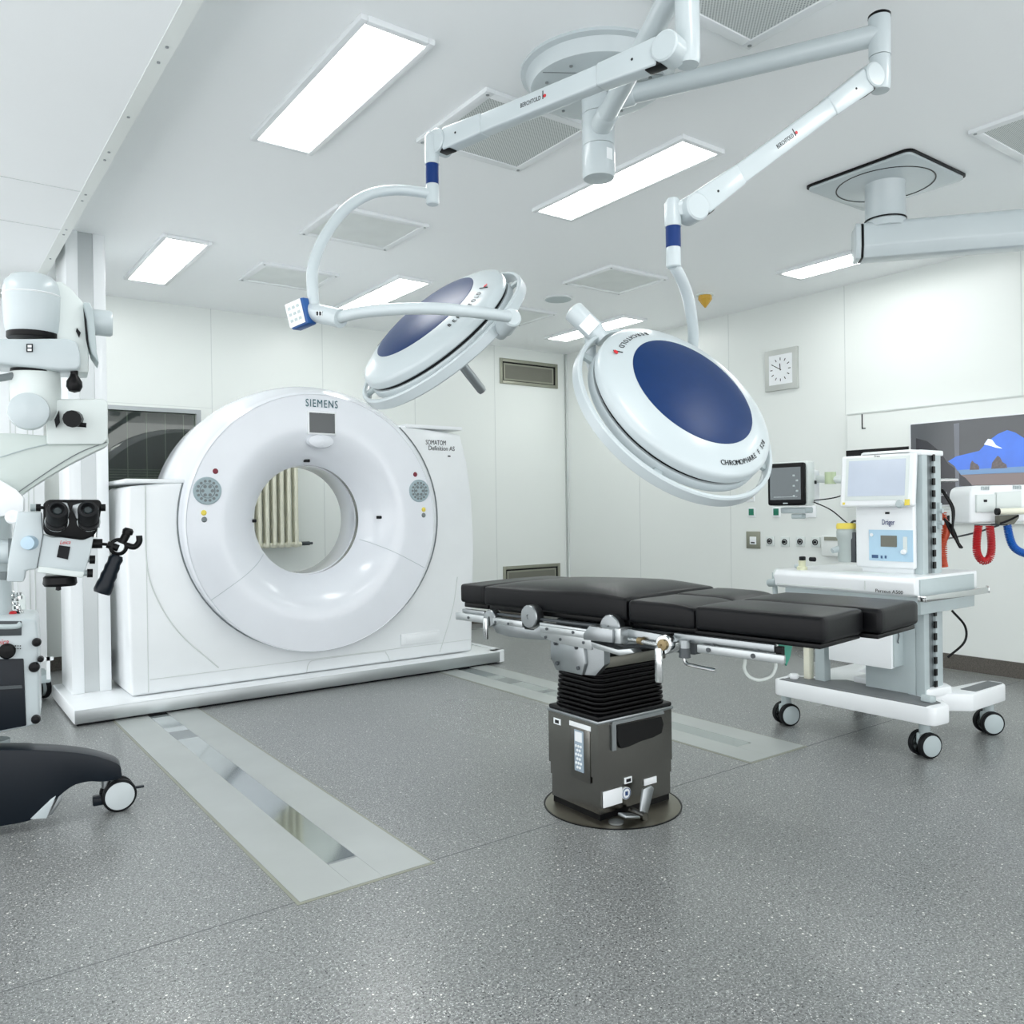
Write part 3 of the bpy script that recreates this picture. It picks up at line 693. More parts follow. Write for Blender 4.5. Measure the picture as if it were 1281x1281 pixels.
    G().ring(c, n, [(.352, -.045), (.356, -.05), (.356, -.082), (.352, -.086), (.343, -.086), (.34, -.08), (.34, -.05), (.343, -.045)], 96).build('handle_ring', 'lampwhite', t)
    for k in range(4):
        an = rad(40+90*k); w = u*math.cos(an)+v*math.sin(an)
        G().box(c+w*.325-n*.065, (.05, .03, .014), .004, X=w, Y=n.cross(w), Z=n).build('ring_bracket', 'grey', t)
    hb = G().lathe(c-n*.118, -n, [(.03, 0), (.03, .02), (.018, .025), (.018, .19), (.015, .2), (0, .202)], 24).build('sterile_handle', 'alu', t)
    # joint and second yoke
    j0, j1, jr = joint
    G().lathe(j0, (j1-j0), [(jr*.75, 0), (jr*.8, .03), (jr, .045), (jr, (j1-j0).length-.005), (jr*.85, (j1-j0).length), (0, (j1-j0).length)], 28).build('swivel_joint', 'lampwhite', t)
    if yoke2: G().tube(yoke2, .0185, 16, 10).build('yoke_tube', 'lampwhite', t)
    # lettering around the housing
    X0 = None
    for (s, ang0, step, size, r, flip, mm) in letters:
        g = G()
        for i, ch in enumerate(s):
            if ch == ' ': continue
            an = rad(ang0+step*i); w = (u*math.cos(an)+v*math.sin(an)); tn = n.cross(w)
            rr = r; hgt = .022+(.25-r)*(.022/.05)*1.0 if r < .296 else .012
            base = c+w*rr+n*(.0265-(r-.25)*.36)
            up_ = (w-n*.36).normalized()
            if flip: up_ = -(w-n*.36).normalized(); tn = -tn
            text(g, ch, size, base, -tn, up_, off=.0012)
        g.build('housing_lettering', mm, t)
    a1 = letters[0][1]+letters[0][2]*9.7; w = (u*math.cos(rad(a1))+v*math.sin(rad(a1))); tn = n.cross(w)
    q = c+w*.262+n*.0235
    G().box(q, (.003, .03, .0016), X=tn, Y=(w-n*.36).normalized(), Z=n).build('housing_logo_bar', 'ink', t)
    q = q+tn*.010+w*.006; G().cyl(q, q+n*.002, .0075, n=16).build('housing_logo_dot', 'red', t)
    if ctrl: ctrl(t)
    return t, u, v
def ray_plane(px, py, p, n):
    d = rt*((px-640.5)/FPX)+dn*((py-640.5)/FPX)+fw; return CAM+d*((p-CAM).dot(n)/d.dot(n))

# left lamp (arm A)
SA = pt(861, 100, 2.36); JA = pt(838, 62, 2.34); EA = pt(552, 179, 2.97)
cA = V((1.52, 2.548, 1.893)); nA = V((-.72, -.04, .693))
spx = pt(540.5, 206, 2.97)
joA = pt(641, 396, 2.62)
def ctrlA(t):
    p = pt(393, 391, 2.66)
    d = (pt(425, 398, 2.60)-p)
    G().cyl(p-d*.1, p+d*1.05, .030, n=24).build('yoke_hub', 'lampwhite', t)
    q = pt(404, 394, 2.62); G().box(q-fw*.018, (.034, .002, .016), X=rt, Y=fw, Z=-dn).build('rating_label', 'label', t)
    g = G()
    for k in range(4): g.box(q-fw*.0195+rt*(.009*(k-1.5)), (.005, .002, .012), X=rt, Y=fw, Z=-dn)
    g.build('label_print', 'ink', t)
    c = pt(377, 393, 2.66); X = (rt*.8+fw*-.45-dn*.25).normalized(); Z = (-dn*.93+rt*-.22).normalized(); Y = Z.cross(X).normalized(); X = Y.cross(Z)
    b = G().box(c, (.075, .045, .088), .008, X=X, Y=Y, Z=Z).build('control_box', mat('control_blue', (32, 84, 150), .35), t)
    nn = Y if Y.dot(CAM-c) > 0 else -Y
    X2 = (rt*.5-fw*.87); 
    G().box(c+nn*.0235-rt*.004, (.066, .003, .078), .003, X=X, Y=nn, Z=Z).build('control_face', 'label', b)
    g = G()
    for i in range(3):
        for j in range(3): g.box(c+nn*.0255-rt*.004+X*(.018*(i-1))+Z*(.02*(j-1)), (.011, .002, .009), X=X, Y=nn, Z=Z)
    g.build('control_key', 'grey', b)
z206, z231, z255 = pt(540, 206, 2.97).z, pt(540, 231, 2.97).z, pt(540, 256, 2.97).z
lamp('surgical_light', 'left surgical lamp seen edge-on, tilted to the lower left below a bent white tube', None, SA, 2.775, JA, EA, (spx, z206, z231, z255), cA, nA,
     [pt(540, 243, 2.97), pt(515, 239, 2.95), pt(490, 238, 2.92), pt(460, 244, 2.87), pt(430, 264, 2.81), pt(405, 298, 2.74), pt(392, 332, 2.69), pt(391, 362, 2.665), pt(393, 390, 2.66)],
     (cA+(joA-cA).normalized()*.33-nA.normalized()*.06, joA, .032), [pt(425, 397, 2.60), pt(450, 391, 2.56), pt(490, 387, 2.51), pt(540, 386, 2.49), pt(590, 390, 2.52), pt(636, 396, 2.61)], ctrlA,
     [('BERCHTOLD', -157, -4.7, .023, .258, True, 'ink'), ('CHROMOPHARE F 528', 38, -3.3, .021, .272, True, 'ink')])
# right lamp (arm B)
SB = pt(1101, 100, 2.92); JB = pt(1087, 98, 2.90); EB = pt(866, 262, 2.60)
cB = V((1.949, 1.735, 1.564)); nB = V((-.065, -.808, .586))
spb = pt(842, 284, 2.60)
jp = ray_plane(757, 425, cB-nB*.05, nB); w = (jp-cB+nB*.05).normalized()
def ctrlB(t):
    p = cB+w*.40-nB*.05; z = (CAM-p).normalized()
    G().box(p+z*.033, (.045, .002, .05), X=w, Y=z, Z=w.cross(z)).build('rating_label', 'label', t)
zb = [pt(842, y, 2.60).z for y in (284, 310, 335)]
lamp('surgical_light.001', 'right surgical lamp facing the camera, big round white head with a blue centre', None, SB, 2.893, JB, EB, (spb, zb[0], zb[1], zb[2]), cB, nB,
     [pt(843, 332, 2.60), pt(851, 346, 2.63), pt(859, 366, 2.68), pt(865, 395, 2.74), pt(867, 425, 2.80), pt(862, 465, 2.86), pt(840, 500, 2.90), pt(800, 505, 2.86), pt(775, 480, 2.78), cB+w*.30-nB*.16, cB+w*.38-nB*.075],
     (cB+w*.33-nB.normalized()*.055, cB+w*.475-nB.normalized()*.055, .035), None, ctrlB,
     [('BERCHTOLD', 79, -4.4, .024, .258, True, 'ink'), ('CHROMOPHARE F 528', -84, -3.35, .0225, .272, True, 'ink')])

# ================================================================ CEILING PENDANT
pd = thing('ceiling_pendant', 'square ceiling plate with thick white column and long horizontal arm at right', 'ceiling pendant', (4.39, 2.45, H))
def rrect(cx, cy, a, b, r, z, n=5):
    out = []
    for sx, sy, t0 in ((1, 1, 0), (-1, 1, 90), (-1, -1, 180), (1, -1, 270)):
        for i in range(n+1): t = rad(t0+90*i/n); out.append((cx+sx*(a-r)+r*math.cos(t), cy+sy*(b-r)+r*math.sin(t), z))
    return out
G().prism(rrect(4.39, 2.45, .305, .305, .04, H-.001), (0, 0, -.012)).build('plate_gasket', 'black', pd)
G().prism(rrect(4.39, 2.45, .295, .295, .035, H-.012), (0, 0, -.014), .003).build('ceiling_plate', 'lampwhite', pd)
G().ring((4.39, 2.45, H-.026), (0, 0, -1), [(.255, 0), (.255, .002), (.248, .002), (.248, 0)], 64).build('plate_joint', 'black', pd)
G().lathe((4.39, 2.45, H-.02), (0, 0, -1), [(.112, 0), (.104, .012), (.104, .21), (.108, .214), (.108, .25), (0, .25)], 48).build('pendant_column', 'lampwhite', pd)
G().ring((4.39, 2.45, 2.80), (0, 0, -1), [(.1065, 0), (.1095, 0), (.1095, .008), (.1065, .008)], 48).build('column_joint', 'black', pd)
ad = (rt*.97-fw*.236); ad.z = 0; ad.normalize(); sd = V((-ad.y, ad.x, 0))
if sd.dot(CAM-V((4.39, 2.45, 1.2))) < 0: sd = -sd
c0 = V((4.39, 2.45, 2.68)); p0 = c0-ad*.10; 
def armsec(s0, s1, nm, m, k=1.):
    a_, b_ = .083*k, .095*k
    pol = [(-a_, -b_*.35), (-a_*.72, -b_), (a_*.72, -b_), (a_, -b_*.35), (a_, b_*.8), (a_*.85, b_), (-a_*.85, b_), (-a_, b_*.8)]
    G().prism([c0+ad*s0-sd*u+V((0, 0, w)) for u, w in pol], ad*(s1-s0), .006, 2).build(nm, m, pd)
armsec(-.125, 1.6, 'pendant_arm', 'lampwhite'); armsec(-.137, -.125, 'end_joint', 'black', .985); armsec(-.165, -.137, 'end_cap', 'lampwhite', 1.0)

# ================================================================ OPERATING TABLE
ot = thing('operating_table', 'black padded operating table on a square steel column in the room centre', 'operating table', (2.364, 2.54, 0))
G().lathe((2.345, 2.52, 0), (0, 0, 1), [(.278, 0), (.278, .002), (.268, .004), (0, .004)], 64).build('floor_disc', mat('disc_steel', (120, 116, 104), .3, .9, var=.1, scale=5), ot)
G().ring((2.345, 2.52, 0), (0, 0, 1), [(.285, 0), (.285, .003), (.279, .003), (.279, 0)], 64).build('disc_seal', 'black', ot)
X0, X1, Y0, Y1 = 2.162, 2.558, 2.395, 2.690
G().bb((X0, Y0, .03), (X1, Y1, .12)).build('column_foot', 'darksteel', ot)
G().bb((X0+.004, Y0+.004, .004), (X1-.004, Y1-.004, .03)).build('foot_gap', 'black', ot)
g = G().bb((X0-.002, Y0-.001, .12), (X1+.006, Y1+.006, .17)).bb((X0-.006, Y0-.001, .17), (X1+.012, Y1+.012, .385))
g.build('column_housing', 'darksteel', ot)
G().bb((X0-.012, Y0-.008, .383), (X1+.018, Y1+.014, .396), .003).build('housing_rim', 'alu', ot)
G().bb((X0-.008, Y0-.004, .394), (X1+.014, Y1+.01, .413), .008).build('bellows_collar', 'black', ot)
g = G(); zz = .412
for k in range(10):
    z0 = .412+k*.0185
    for (e, h) in ((0, .006), (-.018, .0125)):
        pass
    g.prism(rrect((X0+X1)/2, (Y0+Y1)/2, (X1-X0)/2-.004-.001*k, (Y1-Y0)/2-.004-.001*k, .04, z0), (0, 0, .0135), .0058, 2)
    g.prism(rrect((X0+X1)/2, (Y0+Y1)/2, (X1-X0)/2-.024, (Y1-Y0)/2-.024, .03, z0+.01), (0, 0, .012))
g.build('bellows', 'bellows', ot, kind=None)
G().bb((X0-.008, Y0-.004, .598), (X1-.02, Y1-.01, .642), .004).build('head_plate', mat('head_steel', (112, 112, 104), .4, .8), ot)
G().bb((X0+.03, Y0+.03, .640), (X1-.05, Y1-.03, .70), .01).build('head_block', 'darkgrey', ot)
# bracket on the left face
g = G(); g.prism([(X0-.045, y, z) for y, z in ((2.635, .70), (2.43, .70), (2.425, .62), (2.44, .575), (2.60, .572), (2.635, .62))], (.02, 0, 0), .003); g.build('tilt_bracket', 'alu', ot)
G().prism([(X0-.03, 2.44, .70), (X0+.0, 2.36, .70), (X0+.0, 2.36, .62), (X0-.01, 2.40, .575), (X0-.03, 2.44, .575)], (.05, .02, 0)).build('bracket_wing', 'alu', ot)
g = G()
for y, z in ((2.60, .68), (2.47, .68), (2.59, .60), (2.46, .60)): g.cyl((X0-.045, y, z), (X0-.05, y, z), .008, n=12)
g.build('bracket_screw', 'darkgrey', ot)
# control keypad, labels, recessed grip, pedal
G().bb((X0-.010, 2.44, .14), (X0-.004, 2.56, .35), .003).build('keypad_recess', 'darksteel', ot)
kp = G().bb((X0-.013, 2.475, .175), (X0-.008, 2.53, .34), .002).build('keypad', mat('keypad_blue', (150, 166, 180), .4), ot)
G().bb((X0-.0145, 2.482, .295), (X0-.0125, 2.523, .334)).build('keypad_display', 'label', kp)
g = G()
for r in range(6):
    for q in range(3 if r % 2 else 2):
        g.cyl((X0-.013, 2.488+q*.0145+(0 if r % 2 else .007), .192+r*.017), (X0-.0155, 2.488+q*.0145+(0 if r % 2 else .007), .192+r*.017), .0055, n=10)
g.build('keypad_button', 'label', kp)
G().bb((X0-.009, 2.435, .348), (X0-.005, 2.565, .368), .002).build('type_plate', 'label', ot)
G().bb((X0-.009, 2.62, .335), (X0-.005, 2.665, .36), .001).build('barcode_label', 'label', ot)
G().bb((X0-.0095, 2.63, .34), (X0-.0085, 2.655, .354)).build('barcode', 'ink', ot)
G().prism([(2.225, Y0-.012, .385), (2.51, Y0-.012, .385), (2.515, Y0-.012, .378), (2.515, Y0-.012, .372), (2.22, Y0-.012, .372)], (0, .01, 0)).bb((2.222, Y0-.010, .27), (2.245, Y0-.002, .372)).build('grip_rim', 'alu', ot)
gp = [(2.25, .366), (2.50, .362), (2.512, .33), (2.50, .295), (2.45, .285), (2.38, .282), (2.31, .272), (2.27, .272), (2.25, .31)]
G().prism([(x, Y0-.0105, z) for x, z in gp], (0, .008, 0)).build('grip_recess', 'slot', ot)
G().bb((2.175, Y0-.008, .055), (2.275, Y0-.002, .118), .001).build('rating_label', 'label', ot)
G().bb((2.40, Y0-.008, .095), (2.47, Y0-.002, .122), .001).build('rating_label', 'label', ot)
G().bb((2.29, Y0-.008, .125), (2.33, Y0-.002, .15), .001).build('barcode_label', 'label', ot)
G().bb((2.297, Y0-.0088, .131), (2.323, Y0-.0075, .144)).build('barcode', 'ink', ot)
G().cyl((2.297, Y0, .088), (2.297, Y0-.009, .088), .024).build('symbol_disc', 'label', ot)
G().ring((2.297, Y0-.009, .088), (0, -1, 0), [(.022, 0), (.022, .001), (.019, .001), (.019, 0)], 24).bb((2.290, Y0-.0105, .08), (2.304, Y0-.009, .096)).build('symbol', mat('symbol_blue', (40, 70, 120), .5), ot)
pe = G().cyl((2.31, Y0-.02, .018), (2.31, Y0-.10, .018), .016).build('pedal_axle', 'darksteel', ot)
G().prism([(2.30, Y0-.07, .02), (2.345, Y0-.07, .02), (2.40, Y0-.05, .10), (2.385, Y0-.05, .115), (2.34, Y0-.05, .11)], (0, -.012, 0), .003).build('pedal_blade', 'alu', ot)
G().box((2.245, Y0-.075, .03), (.08, .05, .012), .005, X=(1, 0, -.25), Z=(.25, 0, 1)).build('pedal_blade', 'alu', ot)
G().cyl((2.20, Y0-.05, .006), (2.20, Y0-.05, .012), .03, n=20).build('foot_pad', 'alu', ot)

A0 = V((2.01, 3.155, 0)); an = rad(-82.5); U = V((math.cos(an), math.sin(an), 0)); NN = V((-U.y, U.x, 0)); ZZ = V((0, 0, 1)); TW = .60
def tp(s, w, z): return A0+U*s+NN*w+ZZ*z
def tbox(g, s0, s1, w0, w1, z0, z1, bev=0., seg=2):
    return g.box(tp((s0+s1)/2, (w0+w1)/2, (z0+z1)/2), (s1-s0, w1-w0, z1-z0), bev, X=U, Y=NN, Z=ZZ, seg=seg)
def padmesh(s0, s1, w0, w1, z0, z1, nm, dome=.012, ns=14, nw=8, cut=None):
    """upholstered pad with rounded edges and a slightly crowned top"""
    bm = bmesh.new(); bmesh.ops.create_cube(bm, size=1)
    for v in bm.verts: v.co = V((v.co.x*(s1-s0), v.co.y*(w1-w0), v.co.z*(z1-z0)))
    bmesh.ops.bevel(bm, geom=bm.edges[:], offset=.016, segments=3, affect='EDGES', profile=.55)
    for i in range(1, ns):
        x = -(s1-s0)/2+(s1-s0)*i/ns; bmesh.ops.bisect_plane(bm, geom=bm.verts[:]+bm.edges[:]+bm.faces[:], plane_co=(x, 0, 0), plane_no=(1, 0, 0))
    for i in range(1, nw):
        y = -(w1-w0)/2+(w1-w0)*i/nw; bmesh.ops.bisect_plane(bm, geom=bm.verts[:]+bm.edges[:]+bm.faces[:], plane_co=(0, y, 0), plane_no=(0, 1, 0))
    rnd = random.Random(nm)
    for v in bm.verts:
        u, w = v.co.x/(s1-s0)*2, v.co.y/(w1-w0)*2
        if v.co.z > (z1-z0)/2-.002:
            v.co.z += dome*(1-u**4)*(1-w**4)+.0012*math.sin(5*u+3*w+len(nm))*(1-abs(w)**3)
        if cut: v.co.z += cut(u, w, v.co.z/(z1-z0))
    c = tp((s0+s1)/2, (w0+w1)/2, (z0+z1)/2)
    for v in bm.verts: v.co = c+U*v.co.x+NN*v.co.y+ZZ*v.co.z
    return G().bm_add(bm).build(nm, 'vinyl', ot, ang=60)
PZ0, PZ1 = .808, .892
padmesh(-.008, .158, .01, TW-.01, PZ0, PZ1, 'headrest_pad', .004)
padmesh(.164, .955, 0, TW, PZ0, PZ1, 'back_pad', .03, cut=lambda u, w, z: (.006*math.sin(3*u) if z > 0 else 0)+(-.022*max(0, 1-abs((u+.0)*3.)) if (z < 0 and w < -.9) else 0)*0)
padmesh(.961, 1.25, 0, .293, PZ0-.004, PZ1-.006, 'seat_pad', .006, cut=lambda u, w, z: -.012*max(0, u)**3 if z > 0 else 0)
padmesh(.961, 1.25, .297, TW, PZ0-.004, PZ1-.004, 'seat_pad', .006, cut=lambda u, w, z: -.02*max(0, u)**3 if z > 0 else 0)
padmesh(1.25, 1.712, 0, .29, PZ0-.004, PZ1-.006, 'leg_pad', .006)
padmesh(1.25, 1.76, .305, TW+.03, PZ0-.004, PZ1-.006, 'leg_pad', .006)
for s0, s1, w0, w1 in ((0.0, .16, .03, TW-.03), (.17, .95, .03, TW-.03), (.965, 1.245, .03, TW-.03)):
    tbox(G(), s0, s1, w0, w1, .786, .808, .004).build('pad_base_plate', 'black', ot)
tbox(G(), 1.25, 1.70, .004, .287, .788, .803, .003).build('pad_base_plate', 'black', ot)
tbox(G(), 1.25, 1.75, .308, TW+.02, .788, .803, .003).build('pad_base_plate', 'black', ot)
# side frames, rails and joints on both long sides
for sg, wb in ((-1, 0.), (1, TW)):
    def tb(g, s0, s1, a_, b_, z0, z1, bev=0.): 
        w0, w1 = wb+sg*a_, wb+sg*b_; return tbox(g, s0, s1, min(w0, w1), max(w0, w1), z0, z1, bev)
    def disc(s, z, r, a_=.0, b_=.04, nm='joint_disc', m='alu'):
        G().lathe(tp(s, wb+sg*a_, z), NN*sg, [(0, 0), (r*.95, 0), (r, .004), (r, b_-a_-.004), (r*.92, b_-a_), (r*.2, b_-a_+.001), (r*.18, b_-a_-.002), (0, b_-a_-.002)], 32).build(nm, m, ot)
    tb(G(), .01, .20, .018, .032, .735, .768, .003).build('side_rail', 'steel', ot)
    tb(G(), .04, .19, .0, .018, .765, .785, .002).build('rail_support', 'alu', ot)
    disc(.245, .762, .036); disc(.488, .79, .047, .0, .045); disc(.90, .782, .048, -.01, .03); disc(1.165, .752, .034, .0, .06, m='chrome')
    disc(1.165, .752, .02, .058, .07, 'joint_pin', 'bronze')
    # lever
    tb(G(), .222, .247, .045, .058, .672, .765, .004).build('clamp_lever', 'chrome', ot)
    tb(G(), 1.140, 1.168, .066, .078, .620, .742, .004).build('clamp_lever', 'chrome', ot)
    pol = [(.245, .772), (.44, .762), (.45, .735), (.5, .735), (.555, .77), (.80, .765), (.80, .72), (.56, .70), (.48, .695), (.36, .692), (.28, .70), (.25, .73)]
    G().prism([tp(s, wb+sg*.002, z) for s, z in pol], NN*sg*.028, .003).build('side_frame', 'alu', ot)
    pol = [(.545, .772), (.80, .768), (.82, .72), (.82, .69), (.62, .70), (.55, .715)]
    G().prism([tp(s, wb+sg*.03, z) for s, z in pol], NN*sg*.01, .003).build('side_frame_cover', 'steel', ot)
    tb(G(), .27, .45, .03, .044, .742, .768, .003).build('side_rail', 'steel', ot)
    tb(G(), .56, .86, .04, .054, .735, .762, .003).build('side_rail', 'steel', ot)
    tb(G(), .25, .95, .0, .02, .775, .785, .002).build('rail_support', 'darkgrey', ot)
    G().prism([tp(s, wb+sg*.03, z) for s, z in ((.815, .758), (.845, .790), (.955, .784), (.955, .738), (.815, .735))], NN*sg*.05, .002).build('joint_housing', 'alu', ot)
    tb(G(), .955, .985, .0, .07, .735, .79, .003).build('joint_end_block', 'steel', ot)
    for s in (.58, .66, .78): G().cyl(tp(s, wb+sg*.04, .715), tp(s, wb+sg*.043, .715), .006, n=10).build('frame_screw', 'darkgrey', ot)
    G().prism([tp(s, wb+sg*.01, z) for s, z in ((.83, .728), (.96, .712), (1.02, .722), (1.04, .708), (.97, .69), (.84, .705))], NN*sg*.05, .004).build('joint_bracket', 'steel', ot)
    G().prism([tp(s, wb+sg*.005, z) for s, z in ((.95, .788), (1.16, .780), (1.18, .735), (1.05, .74), (.96, .725))], NN*sg*.024, .004).build('side_frame', 'alu', ot)
    G().cyl(tp(1.0, wb+sg*.04, .752), tp(1.14, wb+sg*.055, .748), .008).build('spindle_rod', 'chrome', ot)
    G().cyl(tp(1.045, wb+sg*.042, .752), tp(1.065, wb+sg*.045, .752), .013).build('rod_collar', 'bronze', ot)
    tb(G(), 1.18, 1.56, .0, .02, .762, .79, .004).build('leg_frame', 'alu', ot)
    tb(G(), 1.29, 1.605, .03, .044, .737, .765, .003).build('side_rail', 'steel', ot)
    for s in (1.335, 1.50): G().cyl(tp(s, wb+sg*.018, .757), tp(s, wb+sg*.03, .757), .012).cyl(tp(s, wb+sg*.044, .751), tp(s, wb+sg*.047, .751), .008, n=12).build('rail_bolt', 'darkgrey', ot)
    for s in (.1, .3, .38, .6, .74): G().cyl(tp(s, wb+sg*(.03 if s < .2 else .054), .752), tp(s, wb+sg*(.036 if s < .2 else .057), .752), .006, n=10).build('rail_bolt', 'darkgrey', ot)
    tb(G(), 1.565, 1.585, .0, .02, .755, .785).build('frame_end_clamp', 'black', ot)
    # crank handle
    G().cyl(tp(1.232, wb+sg*.03, .745), tp(1.232, wb+sg*.03, .772), .018).build('leg_joint', 'alu', ot)
    G().cyl(tp(1.232, wb+sg*.03, .712), tp(1.232, wb+sg*.03, .745), .020, .017).build('crank_knob', 'darkgrey', ot)
    G().tube([tp(1.232, wb+sg*.035, .715), tp(1.24, wb+sg*.036, .695), tp(1.27, wb+sg*.04, .69), tp(1.365, wb+sg*.05, .688)], .0065, 10, 4).build('crank_handle', 'chrome', ot)
tbox(G(), .52, 1.2, .08, TW-.08, .70, .775, .01).build('under_frame', 'darkgrey', ot)
tbox(G(), .60, .80, .12, TW-.12, .655, .705, .01).build('under_frame_block', 'darkgrey', ot)
tb2 = thing('drain_tube', 'loop of clear white tubing hanging behind the table side rail', 'tube', tuple(tp(1.5, .24, .6)))
p = [pt(932, 826, 2.95), pt(931, 836, 2.95), pt(937, 846, 2.95), pt(950, 850.5, 2.95), pt(964, 846, 2.95), pt(970, 836, 2.95), pt(970, 824, 2.95), pt(972, 800, 2.95)]
G().tube([pt(930, 800, 2.95)]+p, .0065, 10, 8).build('tube_loop', 'tube', tb2)
G().prism([pt(x_, y_, 2.96) for x_, y_ in ((973, 806), (992, 806), (989, 822), (984, 834), (980, 820))], fw*.02, .003).build('green_pouch', 'teal2', tb2)

# ================================================================ ANAESTHESIA MACHINE
am = thing('anaesthesia_machine', 'white anaesthesia workstation on castors with screen and blue flow panel', 'anaesthesia machine', (4.2, 2.4, 0))
def P3(y0, y1, pts, nm, m, bev=.008, seg=2): return G().prism([(x, y0, z) for x, z in pts], (0, y1-y0, 0), bev, seg).build(nm, m, am)
# chassis seen from above
cz0, cz1 = .178, .268
out = [(3.875, 1.945), (3.985, 1.935), (4.06, 2.0), (4.10, 2.13), (4.2, 2.06), (4.3, 1.97), (4.66, 1.97), (4.70, 2.0), (4.70, 2.06), (4.66, 2.09), (4.40, 2.12), (4.36, 2.3), (4.40, 2.66), (4.66, 2.70), (4.70, 2.74), (4.66, 2.80), (4.25, 2.80), (4.12, 2.68), (4.06, 2.78), (3.99, 2.84), (3.875, 2.835), (3.86, 2.81), (3.86, 1.97)]
G().prism([(x, y, cz0) for x, y in out], (0, 0, cz1-cz0), .01, 2).build('chassis', 'white', am)
trd = [(3.905, 1.985), (3.985, 1.975), (4.02, 2.03), (4.04, 2.16), (4.10, 2.22), (4.12, 2.55), (4.04, 2.62), (3.99, 2.79), (3.895, 2.785), (3.89, 2.0)]
G().prism([(x, y, cz1-.002) for x, y in trd], (0, 0, .006), .002).build('foot_tread', 'tread', am)
G().bb((3.866, 1.985, cz1-.022), (3.9, 2.80, cz1+.003), .004).build('tread_edge', 'tread', am)
G().bb((4.36, 1.985, cz1), (4.66, 2.06, cz1+.003)).build('leg_tread', 'tread', am)
G().box((3.955, 2.02, cz1+.018), (.06, .05, .035), .008, Z=(.2, 0, 1), X=(1, 0, -.2)).build('brake_pedal', 'grey', am)
G().cyl((3.93, 2.75, cz1), (3.93, 2.75, cz1+.03), .022).cyl((3.93, 2.75, cz1+.012), (3.93, 2.75, cz1+.024), .028).build('cable_peg', 'white', am)
G().prism([(x, y, cz1-.01) for x, y in ((4.06, 2.08), (4.25, 2.05), (4.30, 2.10), (4.30, 2.5), (4.1, 2.5), (4.08, 2.2))], (0, 0, .045), .01).build('chassis_hump', 'white', am)
def caster(x, y, a):
    c_ = G(); 
    w = V((math.cos(a), math.sin(a), 0)); f = V((-w.y, w.x, 0)); r = .062; c = V((x, y, r))
    hous = G().cyl((x, y, .10), (x, y, cz0+.004), .026).box(c+V((0, 0, .028)), (.03, .085, .062), .012, X=w, Y=f).build('caster_housing', 'grey', am)
    for s in (-1, 1):
        q = c+w*(s*.034)
        o = G().lathe(q-w*(s*.016), w*s, [(0, 0), (r-.004, 0), (r, .005), (r, .024), (r-.005, .03), (r-.012, .031)], 36).build('caster_tyre', 'rubber', hous)
        G().lathe(q-w*(s*.016), w*s, [(r-.011, .0), (r-.011, .031), (.035, .036), (0, .037)], 36).build('caster_hub', 'grey', hous)
caster(3.955, 2.83-.01, rad(-112)); caster(3.965, 2.045, rad(-112)); caster(4.62, 2.04, rad(-125)); caster(4.62, 2.74, rad(-120))
# worktop
wt = [(x, z) for x, z in ((3.862, .79), (3.855, .85), (3.872, .872), (3.90, .876), (4.49, .876), (4.49, .78), (3.90, .775))]
P3(2.03, 2.82, wt, 'worktop', 'white', .008, 3)
G().bb((3.90, 2.022, .695), (4.44, 2.034, .862), .003).build('side_panel', 'grey', am)
G().bb((3.90, 2.034, .69), (4.42, 2.78, .778), .006).build('worktop_underbody', 'grey', am)
G().bb((3.8585, 2.36, .793), (3.87, 2.80, .80)).bb((3.854, 2.28, .845), (3.8575, 2.283, .80)).build('drawer_line', 'seam', am)
G().bb((3.92, 2.2, .873), (4.0, 2.5, .8775), .002).build('worktop_mat', 'offwhite', am)
rl = [(3.87, 2.015, .776), (3.872, 1.985, .776), (4.0, 1.98, .776), (4.50, 1.98, .776), (4.56, 1.985, .776), (4.575, 2.02, .776)]
g = G()
for a_, b_ in ((rl[0], rl[1]), (rl[1], rl[3]), (rl[3], rl[5])):
    a_, b_ = V(a_), V(b_); g.box((a_+b_)/2, ((b_-a_).length+.012, .012, .03), .003, X=(b_-a_), Y=(b_-a_).cross(ZZ))
g.build('side_rail', 'chrome', am)
for x in (3.93, 4.35): G().cyl((x, 1.982, .776), (x, 2.03, .776), .009).build('rail_post', 'chrome', am)
c = V((3.8535, 2.155, .80)); g = G(); text(g, 'Perseus A500', .024, c, (0, -1, 0), (0, 0, 1), width=.14).build('model_lettering', 'ink', am)
# lower drawer block
P3(2.2, 2.55, [(3.95, .40), (3.95, .60), (4.18, .62), (4.18, .43)], 'lower_box', 'white', .006)
G().bb((3.965, 2.193, .41), (4.165, 2.203, .605), .002).build('box_side', 'grey', am)
G().tube([(3.985, 2.19, .60), (3.995, 2.185, .57), (3.985, 2.185, .54), (3.995, 2.187, .53)], .003, 8).build('gas_hook', 'darkgrey', am)
G().bb((3.94, 2.20, .70), (4.2, 2.75, .74), .005).build('shelf_support', 'white', am)
